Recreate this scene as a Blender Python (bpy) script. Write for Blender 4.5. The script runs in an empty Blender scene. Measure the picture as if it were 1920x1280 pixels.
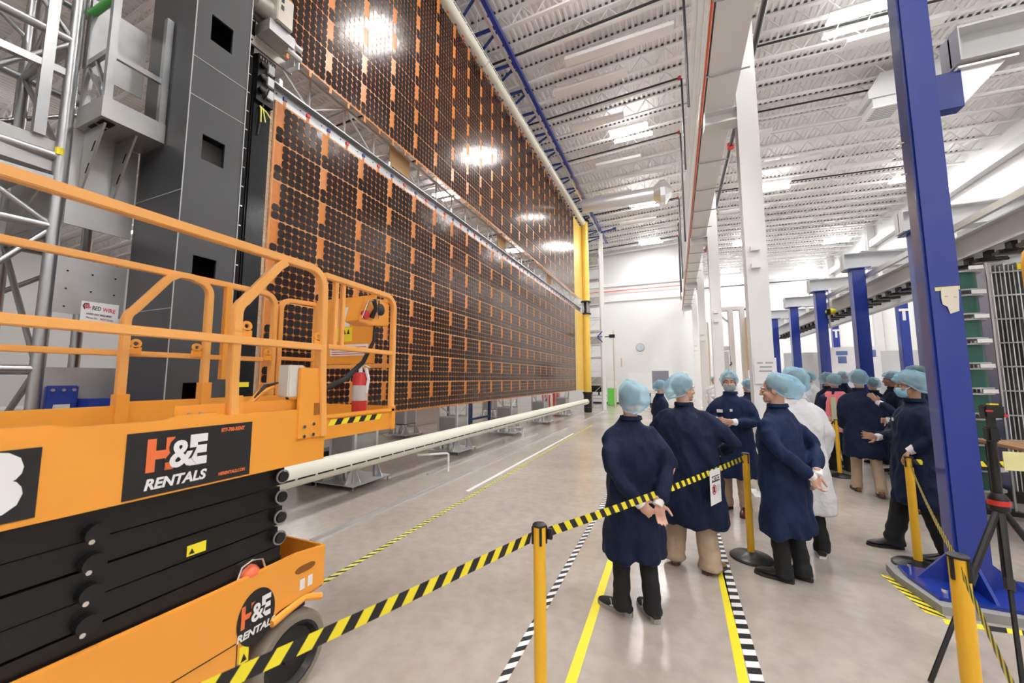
import bpy, bmesh, math, random
import numpy as np
from mathutils import Vector, Matrix, noise

random.seed(7)
rng = np.random.RandomState(7)
scene = bpy.context.scene
COL = scene.collection

# ------------------------------------------------------------------ camera
FPX, YAW, PITCH, ROLL, CAM_H = 722.0, 0.3995, 0.0966, -0.0015, 1.70
cyw, syw, cpt, spt = math.cos(YAW), math.sin(YAW), math.cos(PITCH), math.sin(PITCH)
fwd = Vector((-syw * cpt, cyw * cpt, spt))
rgt = Vector((cyw, syw, 0))
upv = rgt.cross(fwd)
r2 = math.cos(ROLL) * rgt + math.sin(ROLL) * upv
u2 = -math.sin(ROLL) * rgt + math.cos(ROLL) * upv
cam_data = bpy.data.cameras.new('camera')
cam_data.sensor_width = 36.0
cam_data.lens = FPX * 36.0 / 1920.0
cam_data.clip_start = 0.05
cam_data.clip_end = 200
cam = bpy.data.objects.new('camera', cam_data)
cam.matrix_world = Matrix(((r2.x, u2.x, -fwd.x, 0), (r2.y, u2.y, -fwd.y, 0), (r2.z, u2.z, -fwd.z, CAM_H), (0, 0, 0, 1)))
cam_data.dof.use_dof = True
cam_data.dof.focus_distance = 4.2
cam_data.dof.aperture_fstop = 2.8
COL.objects.link(cam)
scene.camera = cam

# ------------------------------------------------------------------ world, exposure
world = bpy.data.worlds.new('World')
scene.world = world
world.use_nodes = True
world.node_tree.nodes['Background'].inputs[0].default_value = (1, 1, 1, 1)
world.node_tree.nodes['Background'].inputs[1].default_value = 0.25
scene.view_settings.view_transform = 'Standard'
scene.view_settings.look = 'None'
scene.view_settings.gamma = 1.0
scene.view_settings.use_curve_mapping = False
scene.view_settings.exposure = 0.30
LAMP = 120.0
UP = 0.035          # emission of the ceiling luminaires; UP: share for the added upward glow

# ------------------------------------------------------------------ materials
MATS = {}
def mat(name, col, rough=0.5, metal=0.0, var=0.0, vscale=4.0, bump=0.0, bscale=40.0, spec=0.5, emit=None,
        alpha=1.0, coat=0.0, rvar=0.0, stretch=(1, 1, 1), transl=0.0, bdist=0.01):
    if name in MATS: return MATS[name]
    m = bpy.data.materials.new(name); m.use_nodes = True
    nt = m.node_tree; b = nt.nodes['Principled BSDF']
    b.inputs['Base Color'].default_value = (*col, 1); b.inputs['Roughness'].default_value = rough
    b.inputs['Metallic'].default_value = metal; b.inputs['Specular IOR Level'].default_value = spec
    b.inputs['Coat Weight'].default_value = coat
    if emit:
        b.inputs['Emission Color'].default_value = (*emit[0], 1); b.inputs['Emission Strength'].default_value = emit[1]
    tc = None
    def coords():
        nonlocal tc
        if tc is None:
            t = nt.nodes.new('ShaderNodeTexCoord'); mp = nt.nodes.new('ShaderNodeMapping')
            mp.inputs['Scale'].default_value = stretch
            nt.links.new(t.outputs['Object'], mp.inputs['Vector']); tc = mp.outputs['Vector']
        return tc
    if var > 0 or rvar > 0:
        n = nt.nodes.new('ShaderNodeTexNoise'); n.inputs['Scale'].default_value = vscale; n.inputs['Detail'].default_value = 6
        nt.links.new(coords(), n.inputs['Vector'])
        if var > 0:
            mx = nt.nodes.new('ShaderNodeMix'); mx.data_type = 'RGBA'
            mx.inputs[6].default_value = (*[max(0, c * (1 - var)) for c in col], 1)
            mx.inputs[7].default_value = (*[min(1, c * (1 + var)) for c in col], 1)
            nt.links.new(n.outputs['Fac'], mx.inputs[0]); nt.links.new(mx.outputs[2], b.inputs['Base Color'])
        if rvar > 0:
            mr = nt.nodes.new('ShaderNodeMapRange'); mr.inputs[3].default_value = max(0.02, rough - rvar); mr.inputs[4].default_value = rough + rvar
            nt.links.new(n.outputs['Fac'], mr.inputs[0]); nt.links.new(mr.outputs[0], b.inputs['Roughness'])
    if bump > 0:
        n2 = nt.nodes.new('ShaderNodeTexNoise'); n2.inputs['Scale'].default_value = bscale; n2.inputs['Detail'].default_value = 4
        nt.links.new(coords(), n2.inputs['Vector'])
        bp = nt.nodes.new('ShaderNodeBump'); bp.inputs['Strength'].default_value = bump; bp.inputs['Distance'].default_value = bdist
        nt.links.new(n2.outputs['Fac'], bp.inputs['Height']); nt.links.new(bp.outputs['Normal'], b.inputs['Normal'])
    if alpha < 1 or transl > 0:
        out = nt.nodes['Material Output']; last = b.outputs[0]
        if transl > 0:
            tr = nt.nodes.new('ShaderNodeBsdfTranslucent'); tr.inputs[0].default_value = (*col, 1)
            ms = nt.nodes.new('ShaderNodeMixShader'); ms.inputs[0].default_value = transl
            nt.links.new(last, ms.inputs[1]); nt.links.new(tr.outputs[0], ms.inputs[2]); last = ms.outputs[0]
        if alpha < 1:
            tp = nt.nodes.new('ShaderNodeBsdfTransparent')
            ms = nt.nodes.new('ShaderNodeMixShader'); ms.inputs[0].default_value = alpha
            nt.links.new(tp.outputs[0], ms.inputs[1]); nt.links.new(last, ms.inputs[2]); last = ms.outputs[0]
        nt.links.new(last, out.inputs[0])
    MATS[name] = m
    return m

M_white = mat('white_paint', (0.86, 0.86, 0.85), 0.45, var=0.02, vscale=1.5)
M_wall = mat('wall_paint', (0.80, 0.805, 0.81), 0.55, var=0.02, vscale=0.6)
M_deck = mat('deck_paint', (0.90, 0.885, 0.88), 0.55, var=0.02)
M_steelw = mat('joist_paint', (0.90, 0.89, 0.885), 0.5)
M_alu = mat('aluminium', (0.43, 0.44, 0.45), 0.32, 0.9, var=0.12, vscale=7, rvar=0.1)
M_aludull = mat('aluminium_sheet', (0.46, 0.46, 0.46), 0.42, 0.75, var=0.22, vscale=5, rvar=0.12, bump=0.06, bscale=9)
M_alupale = mat('aluminium_pale', (0.74, 0.75, 0.76), 0.35, 0.7, var=0.06)
M_chrome = mat('chrome', (0.8, 0.8, 0.8), 0.15, 1.0)
M_dark = mat('dark_grey_panel', (0.062, 0.064, 0.069), 0.42, 0.15, var=0.12, vscale=2.5, rvar=0.08)
M_black = mat('black_plastic', (0.007, 0.007, 0.008), 0.45)
M_blackmetal = mat('black_metal', (0.008, 0.008, 0.009), 0.34, 0.1, var=0.3, vscale=6)
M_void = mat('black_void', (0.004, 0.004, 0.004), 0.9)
M_blue = mat('blue_paint', (0.006, 0.030, 0.29), 0.28, coat=0.5, var=0.08, vscale=2)
M_bluedk = mat('blue_paint_deep', (0.015, 0.04, 0.27), 0.35, coat=0.3)
M_orange = mat('lift_orange', (0.90, 0.37, 0.045), 0.34, coat=0.25, var=0.06, vscale=4)
M_ored = mat('safety_orange', (0.85, 0.16, 0.07), 0.45)
M_yellow = mat('safety_yellow', (0.90, 0.50, 0.02), 0.40, coat=0.2)
M_tapey = mat('tape_yellow', (0.92, 0.78, 0.03), 0.5)
M_tapeyp = mat('tape_pale_yellow', (0.80, 0.76, 0.16), 0.5)
M_tapek = mat('tape_black', (0.011, 0.011, 0.012), 0.55)
M_tapew = mat('tape_white', (0.86, 0.86, 0.86), 0.5)
M_cream = mat('cream_tube', (0.84, 0.84, 0.72), 0.42, var=0.02)
M_rolly = mat('roll_yellow', (0.86, 0.60, 0.12), 0.35, 0.15, var=0.06, vscale=8)
M_red = mat('red_paint', (0.6, 0.03, 0.03), 0.4)
M_green = mat('green_paint', (0.10, 0.45, 0.10), 0.45)
M_paper = mat('white_paper', (0.85, 0.85, 0.86), 0.6)
M_ink = mat('black_ink', (0.015, 0.015, 0.016), 0.6)
M_cardboard = mat('cardboard', (0.42, 0.26, 0.12), 0.7)
M_pipe = mat('black_pipe', (0.035, 0.035, 0.038), 0.45, 0.3)
M_rubber = mat('rubber', (0.025, 0.025, 0.025), 0.75)
M_light = mat('lamp_lens', (1, 1, 1), 0.5, emit=((1.0, 0.985, 0.96), LAMP))
M_grey = mat('grey_paint', (0.42, 0.43, 0.44), 0.45)
M_greylt = mat('light_grey_paint', (0.62, 0.63, 0.64), 0.45)

# ------------------------------------------------------------------ mesh building
def nrm(v):
    v = np.asarray(v, float); l = np.linalg.norm(v)
    return v / l if l > 1e-12 else v
class MB:
    """collects shapes in world (or local) coordinates; build() links them as ONE mesh object"""
    def __init__(s): s.v = []; s.f = []; s.m = []; s.slot = 0
    def add(s, vs, fs):
        o = len(s.v); s.v.extend([tuple(map(float, p)) for p in vs])
        for f in fs: s.f.append(tuple(i + o for i in f)); s.m.append(s.slot)
        return s
    def box(s, x0, x1, y0, y1, z0, z1):
        vs = [(x, y, z) for z in (z0, z1) for y in (y0, y1) for x in (x0, x1)]
        return s.add(vs, [(0, 2, 3, 1), (4, 5, 7, 6), (0, 1, 5, 4), (2, 6, 7, 3), (0, 4, 6, 2), (1, 3, 7, 5)])
    def bar(s, a, b, w, h=None, up=(0, 0, 1)):
        """rectangular bar from a to b; w across, h along up"""
        h = w if h is None else h
        a = np.array(a, float); b = np.array(b, float); d = nrm(b - a); u = np.array(up, float)
        if abs(d @ u) > 0.98: u = np.array((1., 0, 0)) if abs(d[0]) < 0.9 else np.array((0, 1., 0))
        x = nrm(np.cross(d, u)); u = np.cross(x, d)
        vs = [p + x * sx * w / 2 + u * sz * h / 2 for p in (a, b) for sx, sz in ((-1, -1), (1, -1), (1, 1), (-1, 1))]
        return s.add(vs, [(0, 1, 2, 3), (7, 6, 5, 4), (0, 4, 5, 1), (1, 5, 6, 2), (2, 6, 7, 3), (3, 7, 4, 0)])
    def tube(s, pts, r, n=8, caps=True, flat=None, rot=0.0):
        pts = np.array(pts, float); k = len(pts)
        rr = np.full(k, r) if np.isscalar(r) else np.array(r, float)
        t = np.zeros_like(pts); t[1:-1] = pts[2:] - pts[:-2]; t[0] = pts[1] - pts[0]; t[-1] = pts[-1] - pts[-2]
        t = np.array([nrm(q) for q in t])
        u = np.array((0, 0, 1.)) if abs(t[0][2]) < 0.9 else np.array((1., 0, 0))
        vs = []
        for i in range(k):
            u = nrm(u - t[i] * (u @ t[i])); w = np.cross(t[i], u)
            for j in range(n):
                a = 2 * math.pi * j / n + rot
                fu = 1.0 if flat is None else flat
                vs.append(pts[i] + rr[i] * (math.cos(a) * w + math.sin(a) * u * fu))
        fs = [(i * n + j, i * n + (j + 1) % n, (i + 1) * n + (j + 1) % n, (i + 1) * n + j) for i in range(k - 1) for j in range(n)]
        if caps: fs += [tuple(range(n - 1, -1, -1)), tuple(range((k - 1) * n, k * n))]
        return s.add(vs, fs)
    def cyl(s, a, b, r, n=16, r2=None): return s.tube([a, b], [r, r if r2 is None else r2], n)
    def lathe(s, prof, c=(0, 0, 0), n=24, axis='z'):
        vs = []
        for r, z in prof:
            for j in range(n):
                a = 2 * math.pi * j / n; x, y = r * math.cos(a), r * math.sin(a)
                p = (x, y, z) if axis == 'z' else ((z, x, y) if axis == 'x' else (y, z, x))
                vs.append((p[0] + c[0], p[1] + c[1], p[2] + c[2]))
        k = len(prof)
        fs = [(i * n + j, i * n + (j + 1) % n, (i + 1) * n + (j + 1) % n, (i + 1) * n + j) for i in range(k - 1) for j in range(n)]
        if prof[0] != prof[-1]: fs += [tuple(range(n - 1, -1, -1)), tuple(range((k - 1) * n, k * n))]
        return s.add(vs, fs)
    def prism(s, poly, t0, t1, plane='yz'):
        """extrude a 2-D outline: plane yz -> along x, xz -> along y, xy -> along z"""
        def P(p, t): return (t, p[0], p[1]) if plane == 'yz' else ((p[0], t, p[1]) if plane == 'xz' else (p[0], p[1], t))
        n = len(poly)
        vs = [P(p, t0) for p in poly] + [P(p, t1) for p in poly]
        return s.add(vs, [tuple(range(n - 1, -1, -1)), tuple(range(n, 2 * n))] + [(i, (i + 1) % n, n + (i + 1) % n, n + i) for i in range(n)])
    def ell(s, c, r, n=14, m=9, rot=None):
        vs = []; c = np.array(c, float)
        for i in range(m + 1):
            ph = math.pi * i / m
            for j in range(n):
                a = 2 * math.pi * j / n
                p = np.array((r[0] * math.sin(ph) * math.cos(a), r[1] * math.sin(ph) * math.sin(a), r[2] * math.cos(ph)))
                if rot is not None: p = rot @ p
                vs.append(c + p)
        fs = [(i * n + j, (i + 1) * n + j, (i + 1) * n + (j + 1) % n, i * n + (j + 1) % n) for i in range(m) for j in range(n)]
        return s.add(vs, fs)
    def loft(s, rings, caps=True):
        n = len(rings[0]); vs = [p for r in rings for p in r]; k = len(rings)
        fs = [(i * n + j, i * n + (j + 1) % n, (i + 1) * n + (j + 1) % n, (i + 1) * n + j) for i in range(k - 1) for j in range(n)]
        if caps: fs += [tuple(range(n - 1, -1, -1)), tuple(range((k - 1) * n, k * n))]
        return s.add(vs, fs)
    def quad(s, a, b, c, d): return s.add([a, b, c, d], [(0, 1, 2, 3)])
    def mesh(s, name, mats, org=(0, 0, 0), smooth=False):
        me = bpy.data.meshes.new(name)
        v = np.array(s.v, float) - np.array(org, float)
        me.from_pydata(v.tolist(), [], s.f)
        for m in (mats if isinstance(mats, (list, tuple)) else [mats]): me.materials.append(m)
        if any(s.m): me.polygons.foreach_set('material_index', s.m)
        if smooth: me.polygons.foreach_set('use_smooth', [True] * len(me.polygons))
        return me
    def build(s, name, mats, parent=None, smooth=False, bevel=0, local=False, fix=False):
        org = (0, 0, 0)
        if parent is not None and not local: org = ORG[parent.name]
        me = s.mesh(name, mats, org, smooth)
        if fix or bevel:
            bm = bmesh.new(); bm.from_mesh(me); bmesh.ops.recalc_face_normals(bm, faces=bm.faces)
            if bevel:
                es = [e for e in bm.edges if len(e.link_faces) == 2 and e.calc_face_angle(0) > 0.6]
                bmesh.ops.bevel(bm, geom=es, offset=bevel, segments=2, affect='EDGES', clamp_overlap=True)
            bm.to_mesh(me); bm.free()
        o = bpy.data.objects.new(name, me); COL.objects.link(o)
        if smooth:
            try: me.set_sharp_from_angle(angle=math.radians(42))
            except Exception: pass
        if parent is not None: o.parent = parent; ORG[o.name] = ORG[parent.name]
        else: ORG[o.name] = (0, 0, 0)
        return o
ORG = {}
def tag(o, label=None, cat=None, group=None, kind=None):
    if label: o['label'] = label
    if cat: o['category'] = cat
    if group: o['group'] = group
    if kind: o['kind'] = kind
    return o
def thing(name, label, cat, loc=(0, 0, 0), group=None, rz=0.0, kind=None):
    o = bpy.data.objects.new(name, None); COL.objects.link(o)
    o.empty_display_size = 0.1; o.location = loc; o.rotation_euler = (0, 0, rz); ORG[o.name] = tuple(loc)
    return tag(o, label, cat, group, kind)
def struct(o): o['kind'] = 'structure'; return o
def recenter(o):
    """move the origin of a top-level mesh to the middle of its foot"""
    v = np.array([tuple(p.co) for p in o.data.vertices]); c = np.array(((v[:, 0].min() + v[:, 0].max()) / 2, (v[:, 1].min() + v[:, 1].max()) / 2, v[:, 2].min()))
    o.data.transform(Matrix.Translation(-Vector(c))); o.location = c; ORG[o.name] = tuple(c)
    return o
def solo(mb, name, mats, label, cat, group=None, **k):
    return tag(recenter(mb.build(name, mats, **k)), label, cat, group)
def copy_tree(o, parent=None, loc=None, rz=None, label=None, group=None):
    c = o.copy(); COL.objects.link(c); c.parent = parent
    if loc is not None: c.location = loc; ORG[c.name] = tuple(loc)
    if rz is not None: c.rotation_euler = (0, 0, rz)
    if label: c['label'] = label
    if group: c['group'] = group
    for ch in [k for k in COL.objects if k.parent == o]: copy_tree(ch, c)
    return c
def lettering(body, size, loc, m, parent, plane='x+', name='lettering', bold=0.0, align='LEFT', shear=0.0, sx=1.0, depth=0.0008, tilt=0.0):
    """flat lettering as a thin mesh; plane: the side it is read from"""
    cu = bpy.data.curves.new(name, 'FONT'); cu.body = body; cu.size = size; cu.align_x = align; cu.align_y = 'CENTER'
    cu.extrude = depth; cu.offset = bold; cu.shear = shear; cu.resolution_u = 3
    t = bpy.data.objects.new(name, cu); COL.objects.link(t)
    dg = bpy.context.evaluated_depsgraph_get(); me = bpy.data.meshes.new_from_object(t.evaluated_get(dg))
    bpy.data.objects.remove(t); bpy.data.curves.remove(cu)
    me.name = name; me.materials.clear(); me.materials.append(m)
    if plane == 'x+': R = Matrix(((0, 0, 1, 0), (1, 0, 0, 0), (0, 1, 0, 0), (0, 0, 0, 1)))
    elif plane == 'y-': R = Matrix(((1, 0, 0, 0), (0, 0, -1, 0), (0, 1, 0, 0), (0, 0, 0, 1)))
    else: R = plane
    S = Matrix.Diagonal((sx, 1, 1, 1))
    me.transform(R @ Matrix.Rotation(tilt, 4, 'Z') @ S)
    off = Vector(loc) - (Vector(ORG[parent.name]) if parent is not None else Vector((0, 0, 0)))
    me.transform(Matrix.Translation(off))
    o = bpy.data.objects.new(name, me); COL.objects.link(o)
    if parent is not None: o.parent = parent; ORG[o.name] = ORG[parent.name]
    return o
def arc(c, r, a0, a1, n, plane='yz'):
    out = []
    for i in range(n + 1):
        a = a0 + (a1 - a0) * i / n; p, q = c[0] + r * math.cos(a), c[1] + r * math.sin(a); out.append((p, q))
    return out
# ================================================================== THE ROOM
RIDGE_X, RIDGE_Z, SLOPE = 1.0, 10.85, 0.04
def roof_z(x): return RIDGE_Z - SLOPE * abs(x - RIDGE_X)
XL, XR, YB, YF, YF2, XRET = -32.0, 10.6, -8.0, 27.0, 35.5, 0.72

# floor: polished concrete
def floor_mat():
    m = bpy.data.materials.new('polished_concrete'); m.use_nodes = True; nt = m.node_tree; b = nt.nodes['Principled BSDF']
    tc = nt.nodes.new('ShaderNodeTexCoord')
    n1 = nt.nodes.new('ShaderNodeTexNoise'); n1.inputs['Scale'].default_value = 0.55; n1.inputs['Detail'].default_value = 8; n1.inputs['Roughness'].default_value = 0.6
    n2 = nt.nodes.new('ShaderNodeTexNoise'); n2.inputs['Scale'].default_value = 9; n2.inputs['Detail'].default_value = 6
    for n in (n1, n2): nt.links.new(tc.outputs['Object'], n.inputs['Vector'])
    cr = nt.nodes.new('ShaderNodeValToRGB')
    cr.color_ramp.elements[0].position = 0.3; cr.color_ramp.elements[0].color = (0.40, 0.345, 0.305, 1)
    cr.color_ramp.elements[1].position = 0.72; cr.color_ramp.elements[1].color = (0.54, 0.485, 0.44, 1)
    nt.links.new(n1.outputs['Fac'], cr.inputs[0])
    mx = nt.nodes.new('ShaderNodeMix'); mx.data_type = 'RGBA'; mx.blend_type = 'MULTIPLY'; mx.inputs[0].default_value = 0.35
    cr2 = nt.nodes.new('ShaderNodeValToRGB'); cr2.color_ramp.elements[0].position = 0.35; cr2.color_ramp.elements[0].color = (0.72, 0.7, 0.68, 1); cr2.color_ramp.elements[1].position = 0.6
    nt.links.new(n2.outputs['Fac'], cr2.inputs[0]); nt.links.new(cr.outputs[0], mx.inputs[6]); nt.links.new(cr2.outputs[0], mx.inputs[7])
    nt.links.new(mx.outputs[2], b.inputs['Base Color'])
    mr = nt.nodes.new('ShaderNodeMapRange'); mr.inputs[3].default_value = 0.13; mr.inputs[4].default_value = 0.30
    nt.links.new(n1.outputs['Fac'], mr.inputs[0]); nt.links.new(mr.outputs[0], b.inputs['Roughness'])
    b.inputs['Specular IOR Level'].default_value = 0.6
    return m
struct(MB().box(XL - .3, XR + .3, YB - .3, YF2 + .3, -0.2, 0).build('floor', floor_mat()))
ZT = 11.4
struct(MB().box(XL, XRET, YF, YF + .25, 0, ZT).build('wall_far', M_wall))
struct(MB().box(XRET - .25, XRET, YF + .25, YF2, 0, ZT).build('wall_return', M_wall))
struct(MB().box(XRET - .25, XR, YF2, YF2 + .25, 0, ZT).build('wall_far_right', M_wall))
struct(MB().box(XR, XR + .25, YB, YF2 + .25, 0, ZT).build('wall_right', M_wall))
struct(MB().box(XL - .25, XL, YB, YF + .25, 0, ZT).build('wall_left', M_wall))
struct(MB().box(XL - .25, XR + .25, YB - .25, YB, 0, ZT).build('wall_back', M_wall))
# horizontal steel girts standing proud of the far wall
g = MB()
g.box(-6.2, XRET - .02, YF - .12, YF, 8.05, 8.3)
struct(g.build('trim_1', M_white))
struct(MB().box(-6.2, XRET - .02, YF - .1, YF, 7.0, 7.35).build('trim_2', M_white))
struct(MB().box(XRET + .02, XR - .02, YF2 - .14, YF2, 9.25, 9.5).build('trim_3', M_grey))
struct(MB().box(-6.0, -0.5, YF - .03, YF, 0, .12).build('baseboard_far', M_rubber))
# corrugated roof deck, flutes along the hall
deck = MB(); pitch = 0.152
def corr(x0, x1, y0, y1):
    n = int((x1 - x0) / pitch); prof = []
    for i in range(n):
        x = x0 + i * pitch
        prof += [(x, 0.0), (x + .055, 0.0), (x + .075, .042), (x + .132, .042)]
    prof.append((x1, 0))
    vs = []
    for y in (y0, y1): vs += [(x, y, roof_z(x) + dz) for x, dz in prof]
    k = len(prof); deck.add(vs, [(i, k + i, k + i + 1, i + 1) for i in range(k - 1)])
corr(XL, XRET, YB, YF); corr(XRET, XR, YB, YF2)
ceiling = struct(deck.build('ceiling', M_deck))
# open web joists, one object each, parts of the ceiling
def joist_mesh(x0, x1):
    b = MB(); D = 0.46
    for zz, w in ((-.03, .11), (-D, .09)): b.bar((x0, 0, roof_z(x0) + zz), (x1, 0, roof_z(x1) + zz), w, .05)
    st = 0.62; k = int((x1 - x0) / st)
    for i in range(k):
        xa = x0 + (x1 - x0) * i / k; xb = x0 + (x1 - x0) * (i + 1) / k; xm = (xa + xb) / 2
        b.bar((xa, 0, roof_z(xa) - .05), (xm, 0, roof_z(xm) - D), .025); b.bar((xm, 0, roof_z(xm) - D), (xb, 0, roof_z(xb) - .05), .025)
    # dark boxes standing in for the shaded flute gaps over the top chord
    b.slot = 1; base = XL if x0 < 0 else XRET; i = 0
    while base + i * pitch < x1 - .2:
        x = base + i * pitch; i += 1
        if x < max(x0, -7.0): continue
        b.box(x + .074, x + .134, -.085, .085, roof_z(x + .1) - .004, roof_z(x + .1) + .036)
    return b
M_flute_shade = mat('flute_gap_shade', (.10, .10, .10), .8)  # dark tone imitating the shade in the open flutes
jl = joist_mesh(XL, XRET).mesh('roof_joist', [M_steelw, M_flute_shade]); jr = joist_mesh(1.2, XR).mesh('roof_joist', [M_steelw, M_flute_shade])
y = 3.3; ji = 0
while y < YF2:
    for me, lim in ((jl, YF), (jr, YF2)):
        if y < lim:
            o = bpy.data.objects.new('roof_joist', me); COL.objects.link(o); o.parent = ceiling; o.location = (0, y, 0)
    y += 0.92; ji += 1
# long white closure strips between joists
strips = [(-3.0, -.9, 10.4), (-2.4, .3, 9.45), (-2.9, -1.2, 12.2), (-2.6, -.9, 14.9), (-1.8, .2, 16.2), (-3.2, -1.5, 17.6), (-2.5, -.6, 21.2), (-1.6, .3, 22.6), (2.1, 3.6, 9.4), (4.3, 6.2, 11.6), (2.0, 3.4, 15.1), (5.2, 7.2, 14.2), (3.2, 5.4, 17.4), (6.0, 8.0, 18.6), (2.4, 4.6, 21.8), (5.0, 7.0, 24.2), (2.2, 4.0, 30.0), (6.2, 8.4, 31.0)]
for x0, x1, y in strips:
    b = MB(); zc = roof_z((x0 + x1) / 2) - .56; b.box(x0, x1, y - .13, y + .13, zc - .03, zc + .03)
    b.box(x0, x1, y - .13, y - .11, zc + .03, zc + .07); b.box(x0, x1, y + .11, y + .13, zc + .03, zc + .07)
    b.build('ceiling_panel', M_steelw, ceiling)

# ------------------------------------------------------------------ luminaires
def luminaire(i, x, y, label):
    z = roof_z(x) - .62
    t = thing('ceiling_light', label, 'light', (x, y, z), 'ceiling lights of the hall')
    MB().box(x - .62, x + .62, y - .34, y + .02, z, z + .06).build('housing', M_white, t)
    MB().box(x - .60, x + .60, y - .33, y + .0, z - .025, z - .001).build('lens', M_light, t)
    MB().box(x - .60, x + .60, y - .32, y + .0, z + .0605, z + .072).build('added_uplight', M_light3, t)  # added glowing top, only there to brighten the ceiling
    MB().box(x - .55, x + .75, y + .34, y + .50, z + .04, z + .08).build('side_housing', M_white, t)
    MB().box(x - .53, x + .73, y + .35, y + .49, z + .02, z + .039).build('side_lens', M_light2, t)
    for sx in (-.5, .5):
        MB().bar((x + sx, y - .15, z + .06), (x + sx, y - .15, roof_z(x) - .44), .012).build('hanger', M_alupale, t)
        MB().bar((x + sx, y + .42, z + .08), (x + sx, y + .42, roof_z(x) - .44), .012).build('hanger', M_alupale, t)
        MB().bar((x + sx * .6, y - .3, z + .075), (x + sx * .6, y + .46, z + .075), .02).build('cross_tie', M_alupale, t)
M_light3 = mat('added_uplight_glow', (1, 1, 1), 0.5, emit=((1.0, 0.985, 0.96), LAMP * UP))  # glow of the added upward surface
M_light2 = mat('lamp_lens_dim', (1, 1, 1), 0.5, emit=((1.0, 0.985, 0.96), LAMP * .35))
names_l = {13.1: 'lit ceiling light nearest over the aisle beside the blue girder', 19.1: 'lit ceiling light over the aisle, second from the blue girder', 24.7: 'lit ceiling light closest to the far white wall'}
k = 0
for y in (-4.5, 1.2, 7.1, 13.1, 19.1, 24.7):
    luminaire(k, -1.15, y, names_l.get(y, 'lit ceiling light over the aisle, %s the camera' % ('behind' if y < 0 else 'above' if y < 5 else 'ahead of'))); k += 1
for y, lb in ((-5.0, 'lit ceiling light over the right bay behind the camera'), (2.6, 'lit ceiling light over the right bay above the camera'), (10.7, 'lit ceiling light at the top edge beside the black sprinkler main'), (19.4, 'lit ceiling light right of the nearest white column'), (27.2, 'small lit ceiling light between the two nearest white columns'), (34.0, 'farthest lit ceiling light just right of the second white column')):
    luminaire(k, 4.25, y, lb); k += 1
for y, lb in ((-4.0, 'lit ceiling light near the right wall behind the camera'), (4.0, 'lit ceiling light near the right wall above the camera'), (12.2, 'lit ceiling light near the right wall, hidden by the tall blue column'), (20.2, 'lit ceiling light beside the tall blue column'), (28.2, 'lit ceiling light near the right wall above the blue gantry posts'), (34.2, 'farthest lit ceiling light along the right wall')):
    luminaire(k, 9.2, y, lb); k += 1
for x, y, lb in ((-25.5, 9.6, 'lit ceiling light seen through the scaffold tower, above the grey plate'), (-18.0, 3.0, 'lit ceiling light hidden behind the scaffold tower'), (-9.0, 14.0, 'lit ceiling light behind the solar array, middle'), (-9.0, 22.0, 'lit ceiling light behind the solar array, far end'), (-20.0, 16.0, 'lit ceiling light behind the solar array, far left')):
    luminaire(k, x, y, lb); k += 1

# ------------------------------------------------------------------ white column row, runway girder
col_lab = ['white steel column nearest the camera, behind the masked man in navy', 'second white steel column of the row, left of the nearest one', 'third white steel column of the row', 'white steel column of the row closest to the far wall']
for i, y in enumerate((6.8, 12.9, 19.0, 25.1)):
    t = thing('white_column', col_lab[i], 'column', (1.2, y, 0), 'white steel columns carrying the crane girder')
    b = MB(); x0, x1 = 1.06, 1.34; zt = roof_z(1.2) - .05
    b.box(x0, x1, y - .14, y - .12, 0, zt); b.box(x0, x1, y + .12, y + .14, 0, zt); b.box(1.19, 1.21, y - .12, y + .12, 0, zt)
    b.build('shaft', M_white, t)
    MB().box(.98, 1.42, y - .22, y + .22, 0, .025).build('base_plate', M_white, t)
    b = MB(); b.box(.60, 1.30, y - .13, y + .13, 5.80, 5.83); b.box(.60, 1.30, y - .13, y + .13, 6.0, 6.03); b.box(.60, 1.30, y - .012, y + .012, 5.83, 6.0)
    b.box(.60, .615, y - .13, y + .13, 5.83, 6.0); b.build('bracket', M_white, t)
    b = MB()
    for z in (3.35, 3.62): b.box(x0 + .06, x1 - .1, y - .2, y - .14, z, z + .07)
    b.build('cleat', M_white, t)
    b = MB()
    for z in (6.35, 6.75): b.bar((1.0, y, z), (1.2, y, z), .12, .08)
    b.build('tie', M_white, t)
t = thing('crane_girder', 'white runway girder carried on the brackets of the white columns', 'girder', (.8, 13, 6.03))
b = MB(); b.box(.62, 1.02, -2, YF - .02, 6.031, 6.06); b.box(.62, 1.02, -2, YF - .02, 6.82, 6.85); b.box(.81, .83, -2, YF - .02, 6.06, 6.82); b.build('beam', M_white, t)
b = MB(); b.tube([(.575, -2, 6.12), (.575, YF - .05, 6.12)], .018, 8); b.build('orange_conductor_bar', M_ored, t)
b = MB(); b.tube([(.60, -2, 6.07), (.60, YF - .05, 6.07)], .012, 6); b.build('cable', M_pipe, t)
y = 3.4
while y < 26:
    b = MB(); b.tube([(.57, y, 6.05), (.58, y, 6.02), (.66, y, 6.0), (1.12, y, 6.0)], .012, 6); b.build('cable_bracket', M_alu, t); y += 1.22

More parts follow.
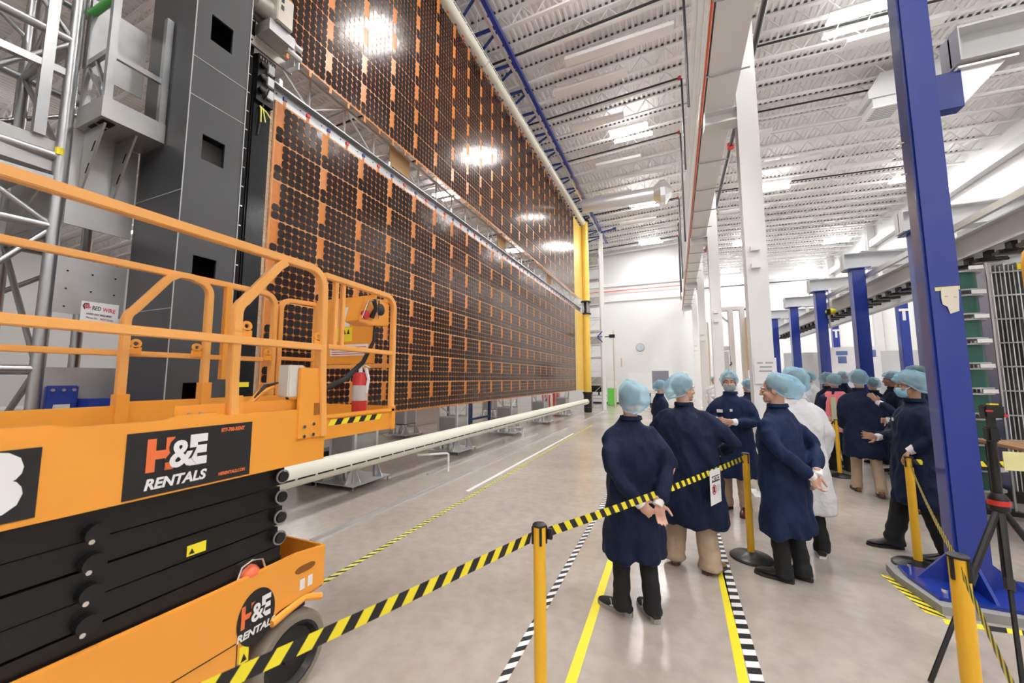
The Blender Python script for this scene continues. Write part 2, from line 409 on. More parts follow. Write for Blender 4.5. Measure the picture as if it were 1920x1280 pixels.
# ------------------------------------------------------------------ sprinkler pipes
def pipe(name, pts, r, label, cat='pipe', m=None, red=None, group=None):
    t = thing(name, label, cat, pts[0], group)
    MB().tube(pts, r, 10).build('run', m or M_pipe, t, smooth=True)
    for p in (red or []):
        p = np.array(p, float); MB().tube([p - (0, 0, r * 1.5), p + (0, 0, r * 1.5)], r * 1.7, 10).build('coupling', M_red, t)
    return t
pos = ['nearest of the row', 'second from the camera', 'third from the camera', 'fourth from the camera', 'second from the far wall', 'closest to the far wall']
for i, y in enumerate((8.75, 11.5, 14.2, 19.6, 22.7, 25.05)):
    zz = lambda x: roof_z(x) - .42
    pipe('sprinkler_pipe', [(-13, y, zz(-13)), (-4, y, zz(-4)), (.42, y, zz(.42)), (.5, y, zz(.5) - .05), (.5, y, 7.6 if i < 2 else 6.4)], .028, 'black sprinkler pipe crossing the left ceiling, ' + pos[i], red=[(.45, y, zz(.45))], group='sprinkler pipes of the left bay')
for i, y in enumerate((11.1, 14.0, 19.55, 25.6, 31.0)):
    zz = lambda x: roof_z(x) - .42
    pipe('sprinkler_pipe', [(1.5, y, zz(1.5)), (9.6, y, zz(9.6))], .028, 'black sprinkler pipe crossing the right ceiling, ' + ['nearest of the row', 'second from the camera', 'middle of the row', 'fourth from the camera', 'farthest of the row'][i], group='sprinkler pipes of the right bay')
pipe('sprinkler_main', [(2.02, 3.0, 9.5), (2.02, 26, 9.5)], .062, 'thick black sprinkler main running along the right ceiling', red=[(2.02, 7.95, 9.5), (2.02, 14.2, 9.5), (2.02, 20.2, 9.5), (2.02, 25.8, 9.5)])
pipe('sprinkler_riser', [(1.75, 14.0, 9.55), (1.75, 14.0, 10.0), (1.95, 14.0, 10.3)], .035, 'short black riser with red couplings behind the nearest white column', red=[(1.75, 14.0, 9.6)])
pipe('wall_pipe', [(-6.5, YF - .16, 7.72), (.6, YF - .16, 7.72)], .03, 'thin orange pipe along the far white wall', m=M_ored)
pipe('wall_pipe', [(.9, YF2 - .2, 9.2), (10.2, YF2 - .2, 9.2)], .045, 'thin orange and black pipe along the farthest right wall', m=M_pipe)

# ------------------------------------------------------------------ ducts
t = thing('air_duct', 'round galvanised air duct with a cone end under the left ceiling', 'duct', (-1.6, 16.9, 9.3))
for x in (-3.2, -.9): MB().bar((x, 16.9, 9.84), (x, 16.9, roof_z(x)), .02).build('hanger_rod', M_alupale, t)
MB().tube([(-3.6, 16.9, 9.55), (-.55, 16.9, 9.55)], .30, 20).build('pipe_run', M_alupale, t, smooth=True)
MB().lathe([(.30, 0), (.52, .28), (.52, .46), (.30, .62), (.16, .72)], (-.55, 16.9, 9.55), 10, 'x').build('cone_end', M_alupale, t)
t = thing('air_diffuser', 'grey boxy air diffuser with slotted grille beside the tall blue column', 'vent', (5.9, 13.6, 9.2))
MB().bar((6.4, 13.6, 10.2), (6.4, 13.6, 10.63), .3).build('neck', M_greylt, t)
MB().prism([(5.3, 9.7), (5.6, 10.2), (6.9, 10.2), (6.9, 9.5), (5.3, 9.5)], 13.2, 14.0, 'xz').build('box', M_greylt, t)
b = MB(); b.box(5.35, 6.85, 13.2, 14.0, 9.2, 9.22); b.build('grille', M_white, t)
for i in range(7): MB().box(5.45, 6.0, 13.28 + i * .09, 13.32 + i * .09, 9.19, 9.2).build('slot', M_grey, t)
MB().box(5.4, 6.8, 13.25, 13.95, 9.22, 9.5).build('plenum', M_greylt, t)
# ------------------------------------------------------------------ right wall steel
for i, y in enumerate((9.0, 15.1, 21.2, 27.3, 33.4)):
    b = MB(); b.box(XR - .36, XR - .01, y - .16, y - .14, 0, 10.35); b.box(XR - .36, XR - .01, y + .14, y + .16, 0, 10.35); b.box(XR - .2, XR - .18, y - .14, y + .14, 0, 10.35)
    solo(b, 'wall_column', M_white, 'white steel column against the right wall, ' + ['nearest', 'second nearest', 'middle one', 'fourth', 'farthest'][i] + ' of its row', 'column', 'steel columns along the right wall')
struct(MB().box(XR - .3, XR - .02, YB + .1, YF2 - .02, 9.0, 9.35).build('trim_4', M_greylt))
struct(MB().box(XR - .22, XR - .02, YB + .1, YF2 - .02, 7.4, 7.55).build('trim_5', M_white))
# ================================================================== SOLAR ARRAY RIG
AX = -4.30
M_kapton = mat('kapton', (0.70, 0.235, 0.035), 0.36, var=0.2, vscale=14, spec=0.6, transl=0.18, bump=0.25, bscale=30, bdist=0.004)
M_seam = mat('seam_tape', (0.78, 0.38, 0.14), 0.35)
M_tan = mat('tan_film', (0.62, 0.48, 0.34), 0.3, var=0.2, vscale=10, bump=0.2, bscale=25)
def cell_mat():
    m = bpy.data.materials.new('solar_cell'); m.use_nodes = True; nt = m.node_tree; b = nt.nodes['Principled BSDF']
    oi = nt.nodes.new('ShaderNodeObjectInfo'); tc = nt.nodes.new('ShaderNodeTexCoord')
    n = nt.nodes.new('ShaderNodeTexNoise'); n.inputs['Scale'].default_value = 1.1; nt.links.new(tc.outputs['Object'], n.inputs['Vector'])
    cr = nt.nodes.new('ShaderNodeValToRGB'); cr.color_ramp.elements[0].position = .35; cr.color_ramp.elements[1].position = .7
    cr.color_ramp.elements[0].color = (0.006, 0.004, 0.004, 1); cr.color_ramp.elements[1].color = (0.028, 0.009, 0.008, 1)
    nt.links.new(n.outputs['Fac'], cr.inputs[0]); nt.links.new(cr.outputs[0], b.inputs['Base Color'])
    b.inputs['Roughness'].default_value = 0.16; b.inputs['Specular IOR Level'].default_value = 0.5
    return m
M_cell = cell_mat()
PW, GH, NG, NP = 0.652, 0.482, 8, 23
CP, CR = 0.0915, 0.0945
TILT = 0.085      # the cells stand a little proud at their upper edge
def octagon(cy, cz, w, h, cut): return [(cy - w + cut, cz - h), (cy + w - cut, cz - h), (cy + w, cz - h + cut), (cy + w, cz + h - cut), (cy + w - cut, cz + h), (cy - w + cut, cz + h), (cy - w, cz + h - cut), (cy - w, cz - h + cut)]
one = MB(); one.prism(octagon(0, 0, .0426, .0438, .0190), .0055, .0075, 'yz'); cell_me = one.mesh('solar_cell', M_cell)
def blanket(z0, label, where):
    Y0 = 2.90; Y1 = Y0 + NP * PW; zt = z0 + NG * GH
    t = thing('solar_blanket', label, 'solar panel', (AX, Y0, z0), 'solar blankets hung side by side')
    MB().box(AX - .004, AX, Y0 - .02, Y1, z0 - .02, zt + .02).build('orange_film', M_kapton, t)
    # thin seams: real raised tape along panel edges and row groups
    for p in range(NP + 1):
        y = Y0 + p * PW; MB().box(AX, AX + .002, y - .006, y + .006, z0 - .02, zt + .02).build('seam_tape', M_seam, t)
    for gI in range(1, NG):
        z = z0 + gI * GH; MB().box(AX, AX + .002, Y0, Y1, z - .006, z + .006).build('seam_tape', M_seam, t)
    MB().box(AX - .02, AX - .016, Y0 - .12, Y0 - .021, z0 - .02, zt + .02).build('leader_film', M_tan, t)
    b = MB(); z = z0
    ribs = MB(); k = 0
    while z < zt: ribs.box(AX - .016, AX - .012, Y0 - .12, Y0 - .03, z, z + .012); z += .05
    tag(ribs.build('leader_rib', M_seam, t), kind='stuff')
    rest = MB(); cnt = 0
    for p in range(NP):
        for gI in range(NG - 1, -1, -1):
            for r in range(5):
                for c in range(7):
                    if c == 0 and r >= 2: continue
                    y = Y0 + p * PW + .012 + CP * (c + .5) - .001; z = z0 + gI * GH + .006 + CR * (r + .5)
                    ty = rng.normal(TILT, .005); tz = rng.normal(0, .004)
                    if cnt < 300:
                        o = bpy.data.objects.new('solar_cell', cell_me); COL.objects.link(o); o.parent = t
                        o.location = (.0005, y - Y0, z - z0); o.rotation_euler = (0, ty, tz); cnt += 1
                    else:
                        pts = octagon(y, z, .0426, .0438, .0190)
                        f = [(AX + .0075 + (q[0] - y) * tz + (q[1] - z) * ty, q[0], q[1]) for q in pts]
                        bk = [(AX + .0055 + (q[0] - y) * tz + (q[1] - z) * ty, q[0], q[1]) for q in pts]
                        rest.add(f + bk, [tuple(range(8))] + [(i, 8 + i, 8 + (i + 1) % 8, (i + 1) % 8) for i in range(8)])
    tag(rest.build('solar_cell', M_cell, t), kind='stuff')
    # hold-down tabs with red and blue clips along the edges
    for j in range(NP * 2):
        y = Y0 + .1 + j * PW / 2
        for zz, sgn in (((zt, 1),) if where == 'low' else ((zt, 1), (z0, -1))):
            MB().box(AX - .003, AX + .003, y - .018, y + .018, zz if sgn > 0 else zz - .10, zz + .10 if sgn > 0 else zz).build('tab', M_kapton, t)
            if sgn > 0:
                cl = MB().box(AX - .012, AX + .015, y - .022, y + .022, zz + .08, zz + .125).build('clip', M_red if j % 2 else M_bluedk, t)
    # yellow, cell-free end of the sheet
    ye = MB().box(AX - .01, AX - .002, Y1, 19.62, z0 - .02, zt + .02).build('yellow_end_film', M_rolly, t)
    for q in range(5):
        MB().box(AX - .002, AX + .004, Y1 + .3 + q * .33, Y1 + .315 + q * .33, z0, zt).build('end_rib', M_seam, ye)
    return t
blanket(1.17, 'lower of the two dark-celled solar blankets on orange film', 'low')
blanket(5.78, 'upper of the two dark-celled solar blankets on orange film', 'up')
# ------------------------------------------------------------------ yellow storage rolls
RX, RY = -4.16, 19.80
for z0, z1, lb in ((1.02, 5.02, 'lower yellow ribbed storage roll at the far end of the solar array'), (5.72, 10.0, 'upper yellow ribbed storage roll at the far end of the solar array')):
    t = thing('storage_roll', lb, 'roll', (RX, RY, z0), 'yellow storage rolls')
    prof = []; z = z0
    while z < z1 - .05: prof += [(.190, z), (.196, z + .03), (.190, z + .06)]; z += .125
    prof.append((.19, z1)); MB().lathe(prof, (RX, RY, 0), 24).build('drum', M_rolly, t, smooth=True)
    for zz in (z0 - .06, z1): MB().lathe([(.26, zz), (.26, zz + .06)], (RX, RY, 0), 24).build('flange', M_blackmetal, t)
    MB().bar((RX - .15, RY - .1, z0), (RX - .15, RY - .1, z1), .05).build('edge_strip', M_seam, t)
t = thing('drum_stand', 'black drum standing under the yellow storage rolls', 'drum', (RX, RY, 0))
MB().lathe([(.17, 0), (.2, .05), (.21, .85), (.23, .9), (.23, .958)], (RX, RY, 0), 20).build('body', M_blackmetal, t, smooth=True)
for zz in (.25, .62):
    for a in range(10): MB().box(RX + .205 * math.cos(a * .63) - .012, RX + .205 * math.cos(a * .63) + .012, RY + .205 * math.sin(a * .63) - .012, RY + .205 * math.sin(a * .63) + .012, zz, zz + .02).build('bolt', M_chrome, t)
t = thing('hub_joint', 'dark hub joining the two yellow storage rolls', 'hub', (RX, RY, 5.08))
MB().lathe([(.1, 5.081), (.12, 5.15), (.08, 5.3), (.12, 5.55), (.1, 5.655)], (RX, RY, 0), 16).build('core', M_blackmetal, t, smooth=True)
for a in range(4):
    x, y = RX + .17 * math.cos(a * 1.57 + .6), RY + .17 * math.sin(a * 1.57 + .6); MB().bar((x, y, 5.085), (x, y, 5.655), .06).build('strut', M_aludull, t)
t = thing('top_drum', 'black drum capping the upper yellow storage roll', 'drum', (RX, RY, 10.06))
MB().lathe([(.17, 10.061), (.19, 10.1), (.17, 10.15)], (RX, RY, 0), 20).build('body', M_blackmetal, t)
MB().tube([(RX, RY, 10.15), (RX, RY, 10.3)], .06, 10).build('neck', M_blackmetal, t)
# ------------------------------------------------------------------ cream booms
def boom(z, lb, y0):
    t = thing('boom_tube', lb, 'boom', (AX + .02, y0, z), 'cream booms of the solar array')
    MB().tube([(AX + .02, y0, z), (RX, 19.5, z)], .135, 24).build('tube', M_cream, t, smooth=True)
    n = 60; L = 19.4 - y0
    st = MB().box(AX + .145, AX + .160, y0, y0 + .02, z - .02, z + .0)
    b = MB()
    for i in range(n):
        ya = y0 + L * i / n; k = (RX - AX - .02) * i / n; b.box(AX + .147 + k * .98, AX + .160 + k * .98, ya, ya + L / n * .86, z - .03, z - .012)
    tag(b.build('dark_stitching', M_tapek, t), kind='stuff')
    for yb in ((y0 + .05, 8.2, 13.5, 19.2) if z > 3 else (y0 + .05, 19.2)): MB().tube([(AX + .02 + (RX - AX - .02) * (yb - y0) / (19.5 - y0), yb, z), (AX + .02 + (RX - AX - .02) * (yb - y0) / (19.5 - y0), yb + .03, z)], .145, 20).build('collar', M_greylt, t)
    return t
boom(0.55, 'long cream boom tube lying low in front of the aluminium carts', 2.766)
boom(9.87, 'long cream boom tube along the top edge of the solar array', 2.6)
# ------------------------------------------------------------------ middle rail and truss
t = thing('clip_rail', 'silver channel rail between the upper and lower solar blankets', 'rail', (-4.4, 11, 5.12))
b = MB(); b.box(-4.42, -4.40, 2.75, 19.5, 5.08, 5.30); b.box(-4.42, -4.33, 2.75, 19.5, 5.28, 5.30); b.box(-4.42, -4.36, 2.75, 19.5, 5.08, 5.09); b.build('channel', M_alu, t)
for i in range(9): MB().box(-4.58, -4.42, 3.0 + i * 2.0, 3.04 + i * 2.0, 5.28, 5.45).build('rail_bracket', M_alupale, t)
for i in range(50): MB().box(-4.40, -4.396, 2.95 + i * .33, 2.965 + i * .33, 5.20, 5.215).build('bolt_hole', M_void, t)
t = thing('box_truss', 'aluminium box truss with pulleys behind the gap between the blankets', 'truss', (-4.9, 11, 5.3))
ch = [(-4.55, 5.42), (-5.15, 5.42), (-4.55, 5.86), (-5.15, 5.86)]
for x, z in ch: MB().tube([(x, 2.75, z), (x, 19.4, z)], .026, 8)  .build('chord', M_alupale, t, smooth=True)
y = 2.9; i = 0
while y < 19:
    for a, c in ((0, 1), (2, 3), (0, 2), (1, 3)): MB().tube([(ch[a][0], y, ch[a][1]), (ch[c][0], y, ch[c][1])], .019, 6).build('strut', M_alupale, t)
    a, c = ((0, 1) if i % 2 else (1, 0)); MB().tube([(ch[a][0], y, 5.42), (ch[c][0], y + .62, 5.42)], .017, 6).build('brace', M_alupale, t)
    a, c = ((0, 2) if i % 2 else (2, 0)); MB().tube([(-4.55, y, ch[a][1]), (-4.55, y + .62, ch[c][1])], .017, 6).build('brace', M_alupale, t)
    y += .62; i += 1
y = 3.1
while y < 19:
    p = MB(); p.box(-4.56, -4.40, y, y + .16, 5.33, 5.36); p.box(-4.52, -4.50, y + .02, y + .14, 5.24, 5.33); p.cyl((-4.50, y + .08, 5.27), (-4.46, y + .08, 5.27), .035, 10); p.box(-4.47, -4.45, y + .05, y + .11, 5.20, 5.40)
    p.build('pulley_block', M_alupale, t); y += .5
for yy in (5.1, 9.6, 14.2):
    solo(MB().box(-4.50, -4.49, yy, yy + .55, 5.46, 5.80), 'brown_board', M_cardboard, 'brown board fixed in the truss gap, ' + {5.1: 'nearest of three', 9.6: 'middle of three', 14.2: 'farthest of three'}[yy], 'board', 'brown boards in the truss gap')
# rods hanging things from the roof
# ------------------------------------------------------------------ blue lattice girder over the array
t = thing('blue_girder', 'blue lattice girder running above the top of the solar array', 'girder', (-4.1, 14, 9.95))
for x in (-3.60, -4.80): MB().bar((x, 1, 10.08), (x, 23.6, 10.08), .10, .12).build('chord', M_blue, t)
MB().bar((-3.71, 1, 9.99), (-3.71, 23.4, 9.99), .06, .05).build('silver_track', M_alupale, t)
y = 4.5; i = 0
while y < 23.2:
    MB().bar((-3.62, y, 10.08), (-4.78, y, 10.08), .06).build('cross_bar', M_blue, t)
    MB().bar((-3.62, y + .08, 10.08), (-4.78, y + .78, 10.08), .05).build('lacing', M_blue, t)
    if i % 3 == 0: MB().bar((-4.15, y, 10.08), (-4.15, y, roof_z(-4.15)), .03).build('hanger_rod', M_white, t)
    y += 1.0 if i % 3 else 1.15; i += 1
b = MB(); b.bar((-3.55, 21.2, 9.85), (-2.75, 21.2, 9.95), .08); b.box(-2.85, -2.7, 21.1, 21.3, 9.9, 10.0); b.build('end_arm', M_bluedk, t)
# ------------------------------------------------------------------ dark column at the near end
t = thing('dark_column', 'tall dark grey rectangular column with square cut-outs beside the array', 'column', (-4.27, 2.08, 0))
zs = [0, .95, 1.95, 3.05, 4.2, 4.62, 5.6, 6.8]
hz = [(1.43, 1.67), (2.56, 2.80), (3.70, 3.94), (4.88, 5.14)]
YA, YBc, XA, XBk = 1.84, 2.32, -3.9, -4.64
Hy0, Hy1 = 1.965, 2.155
b = MB()
zz = 0.0; cuts = sorted([z for h in hz for z in h])
lv = [0] + cuts + [6.9]
for i in range(len(lv) - 1):
    if i % 2 == 0: b.box(XA - .02, XA, YA, YBc, lv[i], lv[i + 1])
    else: b.box(XA - .02, XA, YA, Hy0, lv[i], lv[i + 1]); b.box(XA - .02, XA, Hy1, YBc, lv[i], lv[i + 1])
b.build('front_plate', M_dark, t)
MB().box(XBk, XA - .02, YA, YA + .02, 0, 6.9).build('side_plate', M_dark, t)
MB().box(XBk, XA - .02, YBc - .02, YBc, 0, 6.9).build('side_plate', M_dark, t)
MB().box(XBk, XBk + .02, YA + .02, YBc - .02, 0, 6.9).build('back_plate', M_dark, t)
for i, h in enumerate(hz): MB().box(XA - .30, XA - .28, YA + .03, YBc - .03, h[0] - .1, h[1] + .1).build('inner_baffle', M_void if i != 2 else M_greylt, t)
for z in (4.25, 4.62, 3.0): MB().box(XA, XA + .003, YA, YBc, z, z + .006).build('seam', M_grey, t)
for z in (3.35, 2.3): MB().box(XBk, XA, YA - .003, YA, z, z + .006).build('seam', M_grey, t)
MB().box(XA, XA + .004, YA - .004, YA + .004, 0, 6.9).build('edge_trim', M_grey, t)
MB().box(XA, XA + .006, YBc - .008, YBc, 0, 6.9).build('edge_trim', M_aludull, t)
for i in range(26): MB().box(XA - .05, XA + .012, YBc, YBc + .02, .4 + i * .2, .412 + i * .2).build('rivet_pin', M_chrome, t)
# black mast between column and blanket
t = thing('black_mast', 'glossy black mast post with electronics between the dark column and array', 'mast', (-4.3, 2.6, 0))
M_gblack = mat('gloss_black', (0.022, 0.024, 0.028), 0.2, 0.5, var=0.2)
MB().box(-4.42, -4.18, 2.55, 2.765, 0, 5.35).build('post', M_gblack, t, bevel=.015)
MB().box(-4.5, -4.2, 2.33, 2.54, 0, 6.8).build('back_channel', M_void, t)
for i in range(20): MB().box(-4.19, -4.175, 2.36, 2.44, .5 + i * .27, .515 + i * .27).build('hook', M_tapeyp, t)
e = MB().box(-4.18, -4.14, 2.56, 2.755, 4.78, 5.33).build('electronics_plate', M_blackmetal, t)
for i in range(3): MB().lathe([(.035, -4.14), (.035, -4.09), (.02, -4.08)], (0, 2.60, 4.9 + i * .15), 12, 'x').build('connector', M_black, e)
for i in range(3): MB().box(-4.14, -4.11, 2.66, 2.73, 4.86 + i * .15, 4.96 + i * .15).build('module', M_greylt, e)
for i in range(6): MB().box(-4.14, -4.13, 2.57 + i * .03, 2.585 + i * .03, 5.27, 5.30).build('slot', M_chrome, e)
for k2, (dy, dz) in enumerate(((.0, -.2), (.05, -.17), (.12, -.1))): MB().tube([(-4.16, 2.62, 4.74), (-4.14, 2.62 + dy * .5, 4.70), (-4.13, 2.62 + dy, 4.74 + dz)], .008, 6).build('wire', M_tapeyp, e)
MB().tube([(-4.15, 2.62, 5.1), (-4.08, 2.66, 4.95), (-4.15, 2.65, 4.8), (-4.17, 2.62, 4.4)], .008, 6).build('cable', M_black, e)
MB().box(-4.176, -4.172, 2.60, 2.70, 1.62, 1.67).build('yellow_sticker', M_tapey, t)
# bracket assembly above the mast
t = thing('launch_restraint', 'beige metal bracket assembly clamped above the black mast', 'bracket', (-4.1, 2.6, 5.36))
M_beige = mat('beige_metal', (0.50, 0.46, 0.41), 0.4, 0.5, var=0.12, vscale=9)
MB().box(-4.16, -4.13, 2.33, 2.95, 5.36, 5.46).build('lower_arm', M_beige, t)
MB().prism([(2.34, 5.72), (2.62, 5.62), (2.95, 5.62), (2.95, 5.70), (2.70, 5.74), (2.40, 5.98), (2.34, 5.98)], -4.14, -4.11, 'yz').build('upper_arm', M_beige, t)
hb = MB().box(-4.1, -3.86, 2.55, 2.74, 5.62, 5.98).build('head_block', M_beige, t, bevel=.01)
for i in range(2): MB().box(-3.86, -3.855, 2.59, 2.62, 5.78 + i * .09, 5.83 + i * .09).build('slot', M_black, hb)
MB().tube([(-4.02, 2.40, 5.78), (-4.02, 2.56, 5.78)], .10, 16).build('motor', M_beige, t, smooth=True)
for zz in (5.58, 5.46): MB().tube([(-3.95, 2.74, zz), (-3.95, 2.92, zz)], .03, 10).build('roller', M_alupale, t, smooth=True)
MB().box(-4.13, -3.9, 2.50, 2.80, 5.48, 5.61).build('carriage', M_aludull, t)
MB().bar((-4.13, 2.36, 5.3), (-4.13, 2.36, 6.7), .05).build('white_edge', M_white, t)
for yy in (2.86, 2.92): MB().box(-4.14, -3.98, yy, yy + .012, 5.36, 5.46).build('end_fork', M_alupale, t)
# ================================================================== SCAFFOLD TOWER, LEFT
t = thing('scaffold_tower', 'welded aluminium scaffold tower left of the dark column', 'scaffold', (-5.2, 1.2, 0))
TX0, TX1, TY0, TY1 = -4.68, -5.7, 1.36, 0.75
def tb(pts, r, name='tube', m=None): return MB().tube(pts, r, 10).build(name, m or M_alu, t, smooth=True)
for x, y in ((TX0, TY0), (TX1, TY0), (TX0 - .1, 0.55), (TX1, .55), (TX1, 1.9)): tb([(x, y, 0), (x, y, 6.8)], .045, 'upright')
levels = [0.12, 1.0, 1.78, 2.95, 3.55, 4.6, 5.6, 6.6]
for z in levels:
    tb([(TX0, TY0, z), (TX1, TY0, z)], .036, 'rung'); tb([(TX0 - .1, .55, z), (TX0, TY0, z)], .036, 'rung'); tb([(TX1, .55, z), (TX1, 1.9, z)], .036, 'rung'); tb([(TX0 - .1, .55, z), (TX1, .55, z)], .03, 'rung')
for i in range(len(levels) - 1):
    a, c = levels[i], levels[i + 1]
    if i % 2: a, c = c, a
    tb([(TX0, TY0, a), (TX1, TY0, c)], .022, 'brace'); tb([(TX1, .55, a), (TX1, 1.9, c)], .022, 'brace'); tb([(TX0 - .1, .55, a), (TX0, TY0, c)], .022, 'brace')
    tb([(TX0 - .1, .55, c), (TX1, .55, a)], .022, 'brace')
for z0, z1 in ((2.25, 2.80), (1.0, 1.80), (.1, .9)): MB().box(-4.66, -4.65, 1.39, 1.83, z0, z1).build('gusset_plate', M_aludull, t)
MB().box(-4.70, -4.69, 1.42, 1.83, 4.42, 5.1).build('gusset_plate', M_aludull, t)
MB().box(TX1 + .05, -4.72, 1.35, 1.36, 3.0, 3.5).build('gusset_plate', M_aludull, t)
MB().box(TX1 + .05, -4.75, .54, .55, 4.6, 5.6).build('gusset_plate', M_aludull, t)
for z in (2.3, 2.45, 2.6, 2.72):
    for y in (1.45, 1.6, 1.75): MB().box(-4.65, -4.647, y, y + .012, z, z + .012).build('rivet', M_void, t)
# cage platform bolted to the tower
t = thing('cage_platform', 'aluminium cage platform with box tray and triangular brackets', 'platform', (-4.5, 1.6, 3.8))
CX0, CX1, CY0, CY1 = -4.22, -4.66, 1.41, 1.83
b = MB(); b.box(CX1, CX0, CY0, CY0 + .012, 3.84, 4.02); b.box(CX0 - .012, CX0, CY0 + .012, CY1, 3.84, 4.02); b.box(CX1, CX0 - .012, CY0 + .012, CY1, 3.845, 3.855); b.build('tray', M_aludull, t)
for i in range(2): MB().box(-4.52 + i * .14, -4.42 + i * .14, 1.44, 1.52, 3.835, 3.84).build('tray_slot', M_void, t)
for x, y in ((CX0 - .025, CY0 + .03), (CX1 + .03, CY0 + .03), (CX0 - .025, CY1 - .03)): MB().bar((x, y, 4.02), (x, y, 5.05), .05).build('post', M_alu, t)
for z in (4.45,): MB().bar((CX0 - .03, CY0 + .03, z), (CX1, CY0 + .03, z), .03, .05).build('rail', M_alu, t)
MB().bar((CX0 - .03, CY0 + .05, 4.42), (CX0 - .03, CY1, 4.42), .03, .05).build('rail', M_alu, t)
MB().tube([(CX0 - .03, CY0 + .02, 4.93), (CX1, CY0 + .02, 4.93)], .03, 10).build('green_sleeve', M_green, t, smooth=True)
MB().bar((-4.3, CY0 + .03, 4.02), (CX1, CY0 + .03, 4.45), .022).build('diagonal', M_alu, t); MB().bar((-4.24, CY0 + .03, 4.03), (-4.5, CY0 + .03, 4.45), .022).build('diagonal', M_alu, t)
for y in (1.46, 1.66):
    b = MB(); b.prism([(-4.64, 3.84), (-4.30, 3.84), (-4.60, 3.30), (-4.64, 3.30)], y, y + .015, 'xz'); br = b.build('bracket', M_aludull, t)
    for (xx, z) in ((-4.46, 3.68), (-4.53, 3.50)): MB().prism([(xx - .02, z - .06), (xx + .0, z - .06), (xx + .045, z + .02), (xx + .025, z + .02)], y - .002, y, 'xz').build('slot', M_void, br)
MB().box(-4.66, -4.645, 1.40, 1.83, 3.0, 3.84).build('mounting_plate', M_aludull, t)
# long walkway platform further left
t = thing('walkway_platform', 'aluminium walkway deck with posts at the upper left', 'platform', (-4.7, .9, 3.4))
MB().box(-4.72, -4.70, .3, 1.32, 3.42, 3.68).build('fascia', M_aludull, t)
MB().box(-5.6, -4.72, .3, 1.30, 3.42, 3.44).build('deck', M_aludull, t)
for y in (.72, 1.22): MB().bar((-4.69, y, 3.68), (-4.69, y, 5.3), .065).build('post', M_alu, t)
MB().bar((-4.69, .3, 4.22), (-4.69, 1.35, 4.30), .05, .06).build('rail', M_alu, t)
MB().bar((-4.69, .3, 3.30), (-4.69, 1.34, 3.34), .06, .07).build('under_beam', M_alu, t)
MB().cyl((-4.66, 1.34, 3.56), (-4.66, 1.34, 3.62), .03, 10).build('yellow_cap', M_tapey, t)
for y in (.75, .95): MB().box(-4.70, -4.697, y, y + .05, 3.52, 3.55).build('slot', M_void, t)
# blue base bracket
t = thing('base_bracket', 'blue bolted base bracket with grey cloth at the tower foot', 'bracket', (-4.6, 1.6, .0))
MB().box(-4.645, -4.60, 1.40, 1.58, 0, 1.65).build('upright_plate', M_bluedk, t, bevel=.008)
MB().box(-4.645, -4.45, 1.585, 1.82, 0, 1.54).build('cross_plate', M_bluedk, t, bevel=.006)
for y in (1.43, 1.49, 1.55): MB().cyl((-4.60, y, 1.615), (-4.585, y, 1.615), .012, 8).build('bolt', M_aludull, t)
b = MB(); b.loft([[(-4.59, 1.44 - k * .02, 1.50 - k * .2), (-4.56, 1.44 - k * .02, 1.50 - k * .2), (-4.55, 1.52, 1.50 - k * .2), (-4.59, 1.52, 1.50 - k * .2)] for k in range(4)]); b.build('cloth', mat('grey_cloth', (.6, .6, .6), .8), t, smooth=True)
# info sign hung on the tower plate
t = thing('safety_sign', 'white safety sign with red and black logo hanging on the tower plate', 'sign', (-4.64, 1.6, 2.1))
MB().box(-4.648, -4.642, 1.555, 1.795, 2.10, 2.37).build('board', M_paper, t)
M_logo = mat('logo_red', (.65, .04, .05), .5)
lettering('RED', .050, (-4.641, 1.622, 2.318), M_ink, t, bold=.0006, sx=.62, tilt=-.08); lettering('WIRE', .050, (-4.641, 1.690, 2.311), M_logo, t, bold=.0006, sx=.70, tilt=-.08)
b = MB()
for k2 in range(3): b.tube([(-4.641, 1.575 + k2 * .012, 2.345), (-4.641, 1.577 + k2 * .013, 2.31), (-4.641, 1.59 + k2 * .012, 2.325)], .004, 5)
b.build('logo_mark', M_logo, t); b = MB(); b.tube([(-4.641, 1.60, 2.35), (-4.641, 1.575, 2.35), (-4.641, 1.566, 2.33), (-4.641, 1.578, 2.30)], .004, 5); b.build('logo_mark', M_ink, t)
lettering('HARD HAT REQUIRED', .022, (-4.641, 1.590, 2.265), M_ink, t, bold=.0004, sx=.74, tilt=-.05); lettering('Please Do', .022, (-4.641, 1.590, 2.232), M_ink, t, sx=.8, tilt=-.05); lettering('NOT', .022, (-4.641, 1.680, 2.227), M_logo, t, bold=.0005, sx=.8, tilt=-.05); lettering('Cross', .022, (-4.641, 1.722, 2.225), M_ink, t, sx=.8, tilt=-.05); lettering('Stanchion Line', .022, (-4.641, 1.612, 2.198), M_ink, t, sx=.8, tilt=-.05)
